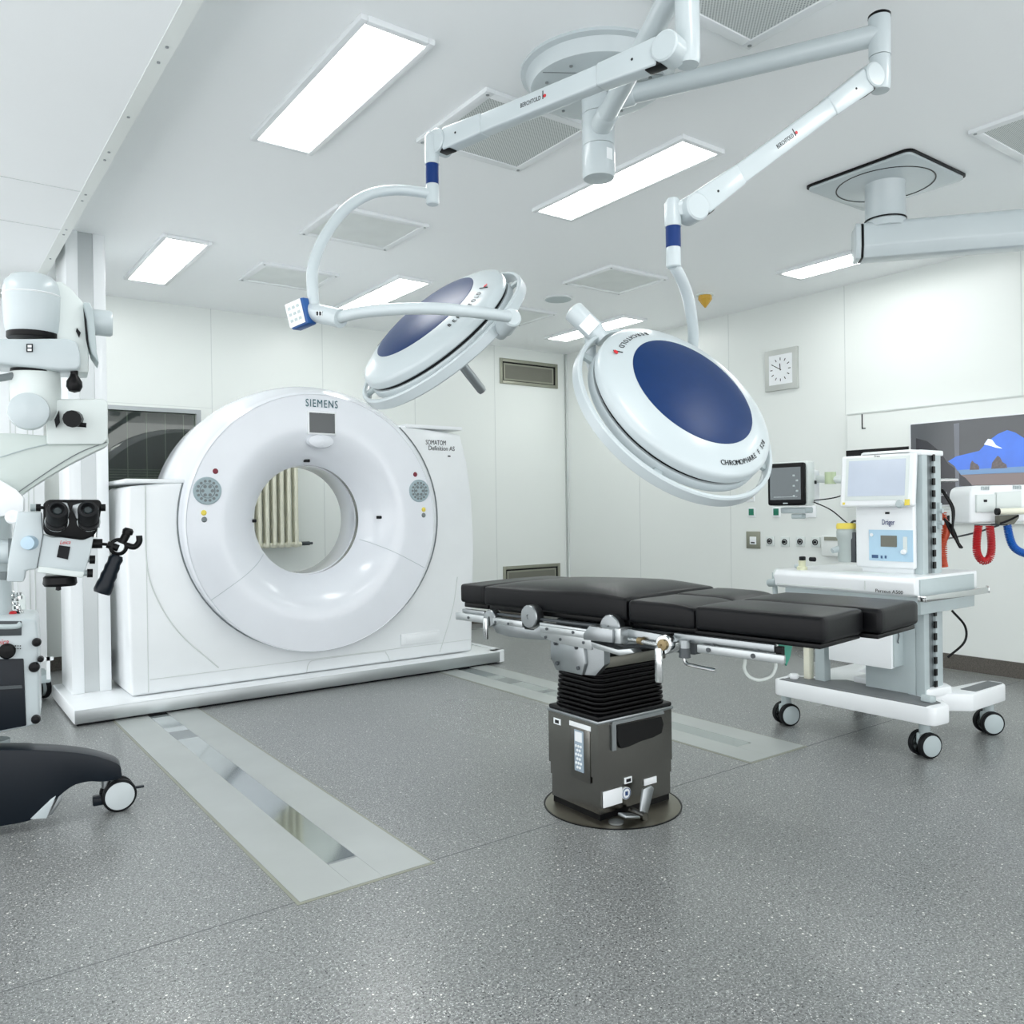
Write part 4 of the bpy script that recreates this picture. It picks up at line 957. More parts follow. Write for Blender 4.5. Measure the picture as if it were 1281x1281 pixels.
# tower
G().bb((4.04, 2.13, .87), (4.26, 2.41, 1.50), .014).build('tower_front', 'white', am)
G().bb((4.05, 2.085, .25), (4.10, 2.13, 1.49), .004).build('tower_side_profile', 'grey', am)
G().bb((4.10, 2.10, .25), (4.165, 2.13, 1.48)).build('tower_channel', 'midgrey', am)
G().bb((4.165, 2.085, .25), (4.235, 2.13, 1.49), .004).build('tower_side_profile', 'grey', am)
G().bb((4.04, 2.083, 1.468), (4.26, 2.4, 1.495), .006).build('tower_cap', 'white', am)
g = G()
for k in range(20): z = .30+k*.06; G().bb((4.15, 2.082, z), (4.172, 2.09, z+.034)).build('rail_slot', 'slot', am)
G().bb((4.05, 2.13, .25), (4.24, 2.40, .87), .006).build('tower_lower', 'grey', am)
G().bb((4.19, 2.07, 1.10), (4.215, 2.088, 1.23), .004).cyl((4.2, 2.085, 1.13), (4.2, 2.06, 1.13), .012).cyl((4.2, 2.085, 1.19), (4.2, 2.06, 1.19), .012).build('rail_clamp', 'grey', am)
# blue front panel
fx = 4.034
G().bb((fx-.012, 2.115, .90), (fx+.02, 2.43, 1.24), .012, 3).build('panel_body', 'white', am)
def fp(px, py, k=.0): return (lambda d: CAM+d*((fx-.014-k)/d.x))(rt*((px-640.5)/FPX)+dn*((py-640.5)/FPX)+fw)
def fquad(g, x0_, y0_, x1_, y1_, k, th=.003, bev=0.):
    a_, b_ = fp(x0_, y0_, k), fp(x1_, y1_, k); a2, b2 = fp(x1_, y0_, k), fp(x0_, y1_, k)
    ya, yb = (a_.y+b2.y)/2, (b_.y+a2.y)/2; za, zb = (a_.z+a2.z)/2, (b_.z+b2.z)/2
    return g.bb((fx-.014-k-th, yb, zb), (fx-.012-k, ya, za), bev)
pb = fquad(G(), 1087.5, 663, 1142, 702, 0, bev=.0).build('flow_panel', 'panelblue', am)
fquad(G(), 1102, 670, 1122, 684, .003).build('flow_display', 'ventgrey', pb)
fquad(G(), 1130, 671.5, 1135, 691, .003).build('flow_tube', 'offwhite', pb)
c = fp(1131, 690.5, .004); G().lathe(c, (-1, 0, 0), [(.013, 0), (.013, .012), (.009, .018), (0, .019)], 20).build('flow_knob', 'white', pb)
c = fp(1090.5, 669, .004); G().cyl(c, c-V((.004, 0, 0)), .009, n=20).build('outlet_port', 'label', pb)
g = G(); fquad(g, 1091, 694, 1098.5, 698, .003); fquad(g, 1102, 695, 1104, 698.5, .003); fquad(g, 1107, 695, 1109, 698.5, .003); g.build('panel_symbol', mat('symbol_navy', (60, 90, 130), .5), pb)
c = fp(1111, 653.5, .002); text(G(), 'Dräger', .04, c, (0, -1, 0), (0, 0, 1), width=.066).build('maker_lettering', mat('maker_blue', (24, 40, 110), .5), am)
g = G(); fquad(g, 1107.5, 640.5, 1112.5, 643, .0005, .002); g.build('small_print', 'ink', am)
# screen
sn = V((-1, -.10, .12)).normalized(); sy = V((.10, -1, 0)).normalized(); szv = sn.cross(sy); szv = -szv if szv.z < 0 else szv
c = V((3.975, 2.283, 1.349))
G().box(c-sn*.018, (.378, .268, .036), .012, X=sy, Y=szv, Z=sn, seg=3).build('screen_housing', 'white', am)
s2 = G().box(c+szv*.008+sn*.001, (.322, .222, .004), .001, X=sy, Y=szv, Z=sn).build('screen_bezel', 'offwhite', am)
G().box(c+szv*.012+sn*.003, (.29, .185, .003), X=sy, Y=szv, Z=sn).build('screen_display', 'screenpale', am)
p = c+sy*.125-szv*.124
G().lathe(p, sn, [(.02, 0), (.02, .012), (.014, .02), (0, .021)], 24).build('rotary_knob', 'grey', am)
G().box(c+sy*.158-szv*.115+sn*.001, (.024, .03, .004), X=sy, Y=szv, Z=sn).build('warning_sticker', 'yellow', am)
G().box(c-sy*.165-szv*.117+sn*.001, (.012, .012, .004), X=sy, Y=szv, Z=sn).build('power_key', 'yellow', am)
text(G(), 'Dräger', .014, c+szv*.124+sn*.0005, sy, szv, width=.03).build('screen_lettering', 'ink', am)
G().cyl(c-sn*.03, (4.06, 2.3, 1.3), .03).build('screen_mount', 'grey', am)
# vaporizer at the left of the tower
vz = V((4.06, 2.505, .92))
G().lathe(vz, (0, 0, 1), [(.0, 0), (.04, 0), (.044, .01), (.044, .12), (.05, .13), (.05, .165), (.046, .18)], 32).build('vaporizer_body', mat('vaporizer_grey', (176, 186, 184), .4), am)
G().lathe(vz+ZZ*.178, (0, 0, 1), [(.051, 0), (.051, .018), (.046, .03), (0, .032)], 32).build('vaporizer_dial', 'yellow', am)
G().cyl(vz+V((-.03, .03, .07)), vz+V((-.062, .045, .06)), .018, .014).build('filler_knob', 'grey', am)
G().tube([vz+V((0, -.02, .2)), vz+V((0, -.05, .22)), vz+V((.02, -.09, .2))], .006, 8).build('vaporizer_pipe', 'darkgrey', am)
G().bb((4.04, 2.44, .92), (4.08, 2.47, 1.08), .004).build('vaporizer_rail', 'darkgrey', am)
G().lathe((3.93, 2.69, .876), (0, 0, 1), [(.028, 0), (.028, .014), (.019, .02), (.019, .045), (.022, .05), (0, .052)], 24).build('suction_port', mat('port_cream', (214, 216, 186), .4), am)
G().bb((3.915, 2.675, .926), (3.945, 2.70, .948), .004).cyl((3.93, 2.64, .935), (3.93, 2.61, .935), .012, n=12).build('port_cap', 'ink', am)
# breathing system on the left end
G().tube([(3.94, 2.87, .70), (3.94, 2.875, .79), (3.94, 2.875, .85)], .014, 10).build('breathing_bag_arm', 'grey', am)
G().cyl((3.90, 2.83, .80), (3.93, 2.90, .79), .022).build('hose_port', 'grey', am)
G().lathe((3.92, 2.83, .845), (-1, .3, .2), [(.028, 0), (.03, .01), (.028, .02), (0, .024)], 20).build('pressure_gauge', 'offwhite', am)
G().bb((3.98, 2.74, .876), (4.03, 2.78, .90), .01).build('valve_dome', 'grey', am)
G().bb((3.99, 2.60, .20), (4.05, 2.66, .72), .006).build('absorber_post', 'grey', am)
G().bb((3.975, 2.685, .27), (4.02, 2.72, .70), .004).build('measuring_post', 'cream', am)
for dy, dx in ((0, 0), (.05, .02)): G().tube([(3.94+dx, 2.76+dy, .72), (3.93+dx, 2.79+dy, .6), (3.96+dx, 2.77+dy, .5), (4.0+dx, 2.74+dy, .62)], .012, 10).build('breathing_hose', 'offwhite', am)
# cables and the orange hose at the back
G().tube([(4.27, 2.13, 1.20), (4.30, 2.09, 1.1), (4.28, 2.11, 1.0), (4.29, 2.10, .90)], .018, 12).build('orange_hose', 'orange', am)
g = G()
for k in range(26): z = .90+k*.011; g.ring((4.285, 2.105-.0, z), (0, 0, 1), [(.019, 0), (.022, .003), (.019, .006)], 16)
g.build('hose_rib', 'orange', am)
for i in range(3): G().tube([(4.26, 2.10-.004*i, 1.30), (4.29+.01*i, 2.06, 1.2), (4.28, 2.05, 1.08), (4.31+.01*i, 2.03, 1.0), (4.30, 2.06, 1.1-.02*i), (4.27, 2.09, 1.15)], .005, 8, 8).build('cable', 'black', am)
G().tube([(4.28, 2.06, .68), (4.33, 2.02, .60), (4.32, 2.02, .52), (4.27, 2.08, .44)], .006, 8, 6).build('cable', 'black', am)
G().cyl((4.24, 2.10, 1.345), (4.33, 2.05, 1.345), .009, n=12).build('cable_hook', 'chrome', am)

# patient monitor on its arm
pm = thing('patient_monitor', 'small patient monitor with black bezel on an arm left of the workstation screen', 'monitor', (4.3, 2.9, 1.2))
mn = V((-1, -.12, 0)).normalized(); my = V((.12, -1, 0)).normalized(); c = V((4.19, 2.965, 1.352))
G().box(c, (.235, .25, .035), .014, X=my, Y=ZZ, Z=mn, seg=3).build('bezel', 'black', pm)
G().box(c+mn*.017+ZZ*.004, (.195, .19, .003), X=my, Y=ZZ, Z=mn).build('display', 'screenmon', pm)
g = G()
for i in range(5): g.box(c+mn*.019+my*(.055+.02*(i % 2))+ZZ*(.05-.03*i), (.014, .01, .001), X=my, Y=ZZ, Z=mn)
g.box(c+mn*.019-ZZ*.075, (.15, .003, .001), X=my, Y=ZZ, Z=mn); g.box(c+mn*.018-ZZ*.112, (.03, .006, .001), X=my, Y=ZZ, Z=mn)
g.build('display_readout', 'grey', pm)
G().box(c-mn*.06+my*.005+ZZ*.003, (.24, .262, .09), .014, X=my, Y=ZZ, Z=mn).build('monitor_body', 'offwhite', pm)
G().box(c-mn*.135+my*.03+ZZ*-.015, (.16, .2, .12), .012, X=my, Y=ZZ, Z=mn).build('module_rack', 'white', pm)
G().box(c-mn*.13+my*.112+ZZ*.01, (.003, .02, .03), X=my, Y=ZZ, Z=mn).build('connector', 'ink', pm)
G().box(c-mn*.08-ZZ*.155+my*.02, (.16, .035, .10), .008, X=my, Y=ZZ, Z=mn).build('tilt_mount', 'grey', pm)
G().box(c-mn*.08-ZZ*.19+my*.03, (.07, .03, .05), .006, X=my, Y=ZZ, Z=mn).build('arm_head', 'grey', pm)
G().tube([tuple(c-mn*.12+ZZ*.03), (4.38, 2.82, 1.38), (4.38, 2.6, 1.36), (4.28, 2.44, 1.34)], .022, 12).build('support_arm', 'offwhite', pm)
G().cyl((4.38, 2.80, 1.35), (4.38, 2.80, 1.42), .032).build('arm_pivot', mat('pivot_green', (190, 206, 170), .4), pm)
G().tube([tuple(c-mn*.1-ZZ*.1+my*.1), (4.22, 2.70, 1.20), (4.15, 2.56, 1.13), (4.1, 2.47, 1.10)], .0035, 8, 8).tube([tuple(c-mn*.1-ZZ*.1+my*.1), (4.22, 2.66, 1.27), (4.2, 2.55, 1.31)], .0035, 8, 8).build('cable', 'ink', pm)

# ================================================================ SUPPLY CONSOLE AT THE RIGHT EDGE
CD = 4.6
cs = thing('pendant_console', 'white pendant console box with slots and grey handle bar at right edge', 'console', tuple(pt(1255, 655, CD+.1)))
pol = [(1213, 655), (1213, 617), (1215, 611), (1221, 607.5), (1300, 606), (1300, 652)]
G().prism([pt(x_, y_, CD+.02) for x_, y_ in pol], fw*.22, .012, 3).build('console_body', 'white', cs)
G().prism([pt(x_, y_, CD+.005) for x_, y_ in ((1222, 619), (1246, 618), (1246, 640), (1222, 641))], fw*.02, .003).build('front_door', 'offwhite', cs)
G().prism([pt(x_, y_, CD) for x_, y_ in ((1247, 616), (1278, 614), (1278, 636), (1247, 637))], fw*.03, .004).build('side_door', 'offwhite', cs)
g = G()
for k in range(5): g.prism([pt(x_, y_, CD+.015) for x_, y_ in ((1228+k*2.2, 608.5), (1229+k*2.2, 608.5), (1229+k*2.2, 613), (1228+k*2.2, 613))], fw*.01)
for k in range(5): g.prism([pt(x_, y_, CD+.015) for x_, y_ in ((1268+k*2.2, 607.5), (1269+k*2.2, 607.5), (1269+k*2.2, 612), (1268+k*2.2, 612))], fw*.01)
g.build('vent_slot', 'grey', cs)
G().prism([pt(x_, y_, CD+.002) for x_, y_ in ((1231, 625), (1235, 625), (1235, 628), (1231, 628))], fw*.005).build('marker', 'ink', cs)
G().cyl(pt(1249, 640, CD-.06), pt(1310, 638.5, CD-.06), .018).build('handle_bar', 'cream', cs)
G().cyl(pt(1246, 640, CD-.06), pt(1249.5, 640, CD-.06), .019).build('handle_cap', 'ink', cs)
G().prism([pt(x_, y_, CD-.03) for x_, y_ in ((1251, 645), (1275, 644), (1275, 648), (1269, 656), (1251, 656))], fw*.05, .004).build('rail_clamp', 'ventgrey', cs)
G().tube([pt(1251, 655, CD-.05), pt(1262, 651, CD-.06), pt(1274, 645, CD-.06)], .006, 8).build('cable', 'black', cs)
G().cyl(pt(1240, 656, CD), pt(1260, 656, CD), .006).cyl(pt(1219, 657, CD), pt(1240, 656, CD), .004).build('hose_rail', 'darkgrey', cs)
def coil(name, label, path, R_, r_, turns, m):
    t = thing(name, label, 'hose', tuple(path[-1])); P = smooth(path, 12); pts = []
    L = [0]
    for i in range(1, len(P)): L.append(L[-1]+(P[i]-P[i-1]).length)
    n = turns*10
    for k in range(n+1):
        s = L[-1]*k/n; i = max(j for j in range(len(L)) if L[j] <= s+1e-9); i = min(i, len(P)-2)
        q = P[i].lerp(P[i+1], (s-L[i])/max(1e-6, L[i+1]-L[i])); T = (P[min(i+2, len(P)-1)]-P[max(i-1, 0)]).normalized()
        u = T.cross(fw).normalized(); v = T.cross(u); a = 2*PI*k/10
        pts.append(q+u*(R_*math.cos(a))+v*(R_*math.sin(a)))
    G().tube(pts, r_, 6, 0).build('coil', m, t); return t
coil('coiled_hose', 'red coiled hose hanging in a loop below the console', [pt(1224, 658, CD), pt(1222, 675, CD), pt(1222, 690, CD), pt(1226, 699, CD), pt(1231, 702, CD), pt(1237, 699, CD), pt(1240, 690, CD), pt(1240, 675, CD), pt(1238, 658, CD)], .018, .0043, 46, 'redhose')
coil('coiled_hose.001', 'blue coiled hose sweeping out of the photo at the right edge', [pt(1260, 657, CD), pt(1263, 672, CD), pt(1268, 684, CD), pt(1278, 691, CD), pt(1292, 695, CD)], .018, .0043, 28, 'bluehose')
cb = thing('console_cable', 'thin dark cable from the console to the wall sockets', 'cable', tuple(pt(1190, 665, 4.8)))
G().tube([pt(1250, 657, 4.6), pt(1225, 665, 4.66), pt(1200, 671, 4.7), pt(1184, 674, 4.5)], .005, 8).build('cable_run', 'darkgrey', cb)
fs = thing('foot_stand', 'dark foot of a device cut off by the right edge', 'stand', (3.62, 1.36, 0))
G().box((3.65, 1.34, .115), (.16, .12, .05), .006, X=(1, .2, 0), Y=(-.2, 1, 0)).build('foot_cover', 'midgrey', fs)
G().prism([(3.54, 1.40, .09), (3.75, 1.44, .09), (3.75, 1.44, .0), (3.62, 1.42, .0), (3.56, 1.405, .04)], (.02, -.12, 0), .004).build('foot_base', 'black', fs)
G().box((3.565, 1.385, .115), (.02, .06, .05), .004, X=(1, .2, 0), Y=(-.2, 1, 0)).build('foot_bumper', 'black', fs)

# the microscope is turned towards the camera: its front faces lie square to MD
_q = pt(75, 636, 1); MD = V((_q.x, _q.y, 0)).normalized(); MR = V((MD.y, -MD.x, 0))
def mp(x, y, d):
    v = rt*((x-640.5)/FPX)+dn*((y-640.5)/FPX)+fw; c = pt(75, 636, d)
    return CAM+v*((c-CAM).dot(MD)/v.dot(MD))
# ================================================================ SURGICAL MICROSCOPE (frontal measures, scale 3.1 mm per unit)
D0 = 3.2
sm = thing('surgical_microscope', 'white surgical microscope with black eyepieces on a wheeled stand at left', 'microscope', tuple(V((mp(20, 900, 3.35).x, mp(20, 900, 3.35).y, 0))))
def fr(poly, d, th, nm, m, bev=.006, par=None, seg=2, ang=35):
    return G().prism([mp(x_, y_, D0+d) for x_, y_ in poly], MD*th, bev, seg).build(nm, m, par or sm, ang=ang)
UPV = V((0, 0, 1))
# head cover dome and its lower cylinder
c = mp(41, 415, D0+.05)
G().lathe(c, UPV, [(.090, -.008), (.094, .0), (.099, .05), (.102, .13), (.100, .16), (.092, .19), (.072, .213), (.045, .222), (0, .226)], 48).build('dome_cover', 'lampwhite', sm, ang=60)
G().ring(c+UPV*.135, UPV, [(.1018, 0), (.1045, .003), (.1018, .006)], 48).build('dome_rim', 'white', sm)
G().lathe(c-UPV*.03, UPV, [(.088, 0), (.09, .004), (.09, .028), (.085, .03)], 40).build('black_collar', 'black', sm)
# balance arm block to the right of the dome
fr([(66, 352), (77, 352), (90, 362), (104, 378), (108, 395), (111, 440), (111, 466), (95, 466), (66, 440)], .02, .16, 'balance_arm', 'offwhite', .008)
fr([(104, 378), (112, 378), (117, 388), (119, 410), (121, 440), (124, 455), (115, 442), (110, 425), (107, 398)], .0, .15, 'balance_cover', 'grey', .006)
G().prism([mp(x_, y_, D0-.003) for x_, y_ in ((104, 384), (108, 400), (111, 430), (110.5, 438), (107.5, 425), (105.5, 402))], MD*.004).build('cover_gap', 'ink', sm)
G().lathe(mp(115, 403, D0+.07), MR, [(.04, 0), (.052, .004), (.052, .066), (.047, .074), (0, .075)], 36).build('side_knob', 'lampwhite', sm)
fr([(96, 410), (101, 416), (99, 422), (95, 414)], .012, .01, 'arm_symbol', 'ink', 0)
# horizontal carrier plate
fr([(-60, 424), (85, 423), (97, 428), (101, 445), (101, 458), (96, 463), (72, 463), (-60, 449)], -.03, .20, 'carrier_plate', 'lampwhite', .016, seg=3)
G().prism([mp(x_, y_, D0-.036) for x_, y_ in ((33, 430), (41, 430), (41, 440), (33, 440))], MD*.008).build('warning_label', 'ink', sm)
G().prism([mp(x_, y_, D0-.038) for x_, y_ in ((34.5, 431.5), (39.5, 431.5), (39.5, 434.5), (34.5, 434.5))], MD*.004).prism([mp(x_, y_, D0-.038) for x_, y_ in ((34.5, 436), (39.5, 436), (39.5, 439), (34.5, 439))], MD*.004).build('warning_sign', 'label', sm)
# cylinder body below
G().lathe(mp(42, 468, D0+.05), -UPV, [(.078, -.02), (.08, -.005), (.062, .0), (.05, .03)], 36).build('black_coupling', 'black', sm)
G().lathe(mp(44, 456, D0+.06), -UPV, [(.084, 0), (.086, .01), (.088, .10), (.084, .19), (.07, .222), (0, .226)], 44).build('motor_housing', 'offwhite', sm, ang=60)
G().lathe(mp(36, 514, D0-.03), -MD, [(.072, -.02), (.068, .004), (.05, .012), (0, .016)], 36).build('housing_cap', 'lampwhite', sm)
G().tube([mp(-30, 474, D0), mp(0, 473, D0+.02), mp(20, 469, D0+.03)], .014, 10).build('cable_bundle', 'midgrey', sm)
bk = G().cyl(mp(93, 464, D0), mp(93, 472, D0), .014).lathe(mp(93, 478, D0), UPV, [(0, -.042), (.02, -.036), (.029, -.018), (.028, .002), (.016, .022), (.014, .03), (0, .03)], 24).build('ball_knob', 'black', sm)
# lower box with wing knob
fr([(58, 507), (66, 499), (131, 499), (135, 504), (135, 550), (128, 556), (58, 556)], .02, .16, 'joint_box', 'offwhite', .008)
G().cyl(mp(80, 523, D0-.0), mp(92, 524, D0-.0), .012).cyl(mp(90, 524, D0-.06), mp(93, 524, D0+.0), .033, n=12).cyl(mp(96, 531, D0-.02), mp(108, 532, D0-.02), .009).build('wing_knob', 'black', sm)
fr([(68, 525), (74, 513), (75, 528), (70, 535)], -.0, .02, 'box_slot', 'ink', 0)
# sweeping arm to the lower left
arm = smooth([(135, 546, 0), (135, 556, 0), (118, 565, 0), (85, 582, 0), (50, 603, 0), (20, 624, 0), (-40, 668, 0), (-60, 640, 0), (-60, 552, 0), (0, 542, 0), (60, 545, 0), (110, 544, 0)], 4)
fr([(q[0], q[1]) for q in arm], .04, .13, 'sweeping_arm', mat('arm_grey_white', (200, 210, 206), .4), .010)
G().tube([mp(134, 553, D0+.036), mp(100, 566, D0+.036), (mp(60, 590, D0+.036)), mp(10, 625, D0+.036)], .002, 6).build('arm_seam', 'midgrey', sm)
G().tube([mp(134, 546, D0+.036), mp(90, 551, D0+.036), mp(40, 560, D0+.036), mp(0, 572, D0+.036)], .0025, 6).build('arm_crease', 'grey', sm)
# optics carrier left of the microscope body
fr([(-60, 598), (0, 600), (20, 612), (30, 622), (30, 640), (-60, 660)], -.05, .12, 'carrier_link', 'white', .008)
G().lathe(mp(16, 647, D0-.05), -MD, [(.026, -.03), (.026, .0), (.02, .006), (.007, .006), (.007, .002), (0, .002)], 24).build('link_pivot', 'white', sm)
fr([(22, 640), (52, 640), (54, 668), (46, 712), (32, 714), (30, 728), (8, 728), (10, 700), (16, 668)], -.06, .13, 'optics_carrier', 'lampwhite', .008)
G().lathe(mp(38, 679, D0-.06), (-MD-MR*.35).normalized(), [(.026, -.01), (.027, .01), (.024, .028), (0, .03)], 24).build('carrier_knob', mat('pale_blue_knob', (176, 200, 216), .4), sm)
G().cyl(mp(-40, 690, D0), mp(12, 690, D0), .045).build('carrier_tube', 'lampwhite', sm)
G().ring(mp(8, 680, D0-.0), MR, [(.046, 0), (.052, 0), (.052, .02), (.046, .02)], 30).bb((0, 0, -5), (0.001, .001, -4.999)).build('clamp_ring', 'midgrey', sm)
bpy.data.objects.remove(bpy.data.objects['clamp_ring'])
G().ring(mp(11, 690, D0), MR, [(.044, 0), (.05, 0), (.05, .02), (.044, .02)], 30).build('clamp_ring', 'midgrey', sm)
fr([(-40, 718), (8, 716), (8, 726), (-40, 722)], 0, .06, 'carrier_rail', 'midgrey', .003)
# microscope body
mb = [(54, 668), (64, 672), (112, 671), (117, 672), (114, 690), (108, 710), (103, 722), (47, 712), (46, 708)]
body = fr(mb, -.05, .12, 'microscope_body', 'lampwhite', .006)
fr([(48, 708), (106, 716), (103, 723), (46, 716)], -.054, .125, 'body_base', 'offwhite', .004)
G().prism([mp(x_, y_, D0-.054) for x_, y_ in ((74, 682), (88, 684), (85, 700), (71, 697))], MD*.008).build('body_display', 'ink', body)
cq = mp(81.3, 678.5, D0-.053); text(G(), 'Leica', .022, cq, MR, UPV, shear=.3, width=.036).build('maker_lettering', 'red', body)
G().prism([mp(x_, y_, D0-.052) for x_, y_ in ((52, 668), (54, 668), (47, 710), (45, 711))], MD*.10).build('body_gap', 'ink', sm)
for (x_, y_) in ((113, 700), (110, 717)):
    G().cyl(mp(x_-7, y_, D0-.02), mp(x_, y_, D0-.02), .011).build('knob_stem', 'grey', sm); G().cyl(mp(x_-1, y_, D0-.02), mp(x_+6, y_, D0-.02), .017, n=14).build('adjust_knob', 'black', sm)
G().lathe(mp(75, 720, D0+.01), -UPV, [(.052, 0), (.058, .006), (.058, .014), (.06, .03), (.054, .04), (0, .042)], 32).build('objective_ring', 'black', sm)
G().lathe(mp(73, 734, D0-.03), -UPV, [(.009, 0), (.01, .012), (0, .016)], 14).build('objective_screw', 'black', sm)
# binocular head
bh = fr([(54, 630), (60, 625), (125, 625), (128, 632), (121, 666), (116, 671), (104, 676), (60, 670), (54, 664)], -.06, .10, 'binocular_head', 'black', .010, seg=3)
fr([(60, 632), (70, 627), (84, 629), (88, 640), (84, 650), (78, 657), (66, 656), (59, 648)], -.068, .02, 'eyepiece_collar', 'alu', .003)
fr([(91, 632), (104, 628), (118, 630), (122, 644), (118, 656), (106, 658), (95, 648), (90, 638)], -.068, .02, 'eyepiece_collar', 'alu', .003)
for (x0_, y0_, x1_, y1_) in ((71, 652, 72, 636), (111, 652, 110, 635)):
    p0_, p1_ = mp(x0_, y0_, D0-.07), mp(x1_, y1_, D0-.16); ax_ = (p1_-p0_); L_ = ax_.length
    e_ = G().lathe(p0_-ax_.normalized()*.01, ax_, [(.034, 0), (.037, .006), (.037, .030), (.034, .034), (.036, .04), (.036, L_-.01), (.034, L_), (.024, L_+.004), (.02, L_-.004), (.018, L_-.012)], 36).build('eyepiece', 'rubber', bh)
    G().ring(p0_+ax_.normalized()*(-.008), ax_, [(.038, 0), (.041, 0), (.041, .004), (.038, .004)], 32).build('eyepiece_band', 'chrome', e_)
    G().lathe(p0_-ax_.normalized()*.01, ax_, [(.018, L_-.014), (.012, L_-.009), (0, L_-.008)], 24).build('eyepiece_lens', 'screendark', e_)
for x_, s_ in ((55, -1), (122, 1)):
    G().cyl(mp(x_, 635, D0-.05), mp(x_+s_*5, 635, D0-.05), .006).cyl(mp(x_+s_*4, 635, D0-.05), mp(x_+s_*10, 635, D0-.05), .014, n=16).build('side_screw', 'black', bh)
G().cyl(mp(38, 635, D0), mp(45, 635, D0), .014).build('light_knob', 'grey', sm)
# handgrip
hg = smooth([(146, 694), (133, 700), (127, 712), (121, 728), (118, 738), (124, 745), (136, 745), (141, 736), (146, 724), (152, 718), (154, 708), (156, 700)], 4)
def fr2(poly, d, th, nm, m, bev=.01, par=None): return G().prism([mp(q[0], q[1], D0+d) for q in poly], MD*th, bev, 3).build(nm, m, par or sm, ang=60)
ax_ = mp(127, 742, D0)-mp(146, 696, D0)
grip = G().lathe(mp(146, 696, D0), ax_, [(0, -.006), (.022, -.004), (.028, .01), (.025, .03), (.029, .045), (.027, .065), (.031, .08), (.029, .10), (.033, .115), (.034, .145), (.03, .155), (0, .158)], 24).build('hand_grip', 'navy', sm, ang=60)
G().ring(mp(148, 684, D0-.0), -MD, [(.022, -.02), (.034, -.015), (.036, .01), (.022, .015)], 24).build('grip_knuckle', 'black', sm)
G().cyl(mp(152, 680, D0), mp(160, 665, D0), .016).lathe(mp(159, 668, D0), (MR*.3+UPV), [(0, -.01), (.02, 0), (.021, .015), (.014, .024), (0, .025)], 20).build('grip_joystick', 'black', sm)
G().tube([mp(158, 682, D0), mp(168, 684, D0-.01), mp(174, 678, D0-.01), (mp(174, 670, D0-.01))], .012, 12).build('trigger', 'black', sm)
G().cyl(mp(117, 680, D0), mp(134, 681, D0), .006).cyl(mp(114, 680, D0-.0), mp(128, 680, D0), .019, n=20).cyl(mp(134, 681, D0), mp(148, 686, D0), .014).build('grip_arm', 'black', sm)
G().cyl(mp(120, 650, D0), mp(118, 672, D0), .010).cyl(mp(121, 640, D0+.0), mp(120, 660, D0), .014).build('grip_bracket', 'chrome', sm)

# stand: control cabinet, base, castors
D1 = 3.34
def fs_(poly, d, th, nm, m, bev=.006, par=None, seg=2): return G().prism([mp(x_, y_, D1+d) for x_, y_ in poly], MD*th, bev, seg).build(nm, m, par or sm)
cab = fs_([(-90, 778), (34, 774), (46, 776), (48, 800), (50, 905), (34, 910), (-90, 935)], 0, .38, 'stand_cabinet', 'lampwhite', .012, seg=3)
fs_([(-90, 827), (29.5, 824), (33, 908), (-90, 932)], -.006, .02, 'cabinet_front', 'navy', .004)
G().prism([mp(x_, y_, D1-.012) for x_, y_ in ((-90, 864), (27, 857), (28, 861), (-90, 868))], MD*.008).build('front_crease', 'darkgrey', sm)
fs_([(-90, 779), (-4, 777), (27, 777), (27, 795), (-90, 798)], -.004, .01, 'cabinet_window', 'darkgrey', .002)
G().tube([mp(-60, 783, D1-.03), mp(15, 784, D1-.035), mp(26, 780, D1-.03)], .010, 10).build('cabinet_handle', 'grey', sm)
for (x_, y_, r_) in ((9, 814, .030), (46, 803, .017), (43, 834, .020), (45, 899, .017), (51, 824, .012)):
    G().lathe(mp(x_, y_, D1-.0), -MD, [(r_*.9, -.01), (r_, .004), (r_, .018), (r_*.8, .026), (0, .028)], 28).build('round_knob', 'black', sm)
g = G()
for i in range(2):
    for j in range(3): g.cyl(mp(19.5+j*3, 808+i*3.4, D1-.001), mp(19.5+j*3, 808+i*3.4, D1-.004), .0025, n=8)
g.build('indicator_light', 'ink', sm)
cq = mp(1, 803.5, D1-.004); text(G(), 'Leica', .03, cq, MR, UPV, shear=.3, width=.05).build('cabinet_lettering', 'red', sm)
G().cyl(mp(-6, 770, D1+.2), mp(-6, 560, D1+.2), .06).build('stand_column', 'lampwhite', sm)
G().cyl(mp(-5, 925, D1+.1), mp(-5, 950, D1+.1), .05).build('base_stem', 'grey', sm)
# foot
ft = smooth([(-90, 938), (0, 938), (60, 939), (110, 944), (146, 955), (152, 966), (150, 974), (130, 978), (110, 978), (90, 984), (70, 1000), (52, 1018), (36, 1027), (0, 1034), (-90, 1048)], 4)
G().prism([mp(q[0], q[1], 3.27) for q in ft], MD*.11, .012, 3).build('base_foot', 'navy', sm)
G().prism([mp(x_, y_, 3.262) for x_, y_ in ((38, 1025), (64, 1000), (70, 996), (58, 1024))], MD*.02, .002).build('foot_cover_plate', 'lampwhite', sm)
G().prism([mp(x_, y_, 3.30) for x_, y_ in ((60, 1022), (66, 1010), (78, 988), (78, 1000), (66, 1018))], MD*.1, .002).build('foot_underside', 'alu', sm)
G().prism([mp(x_, y_, 3.75) for x_, y_ in ((-60, 935), (40, 936), (48, 940), (48, 946), (-60, 975))], MD*.11, .012, 2).build('base_foot', 'navy', sm)
cc = V((.672, 3.618, 0)); cc = V((mp(150, 1003, 3.30).x, mp(150, 1003, 3.30).y, .068)); wv = (-MD+MR*.12); wv.z = 0; wv.normalize(); r = .066; cc.z = r+.001
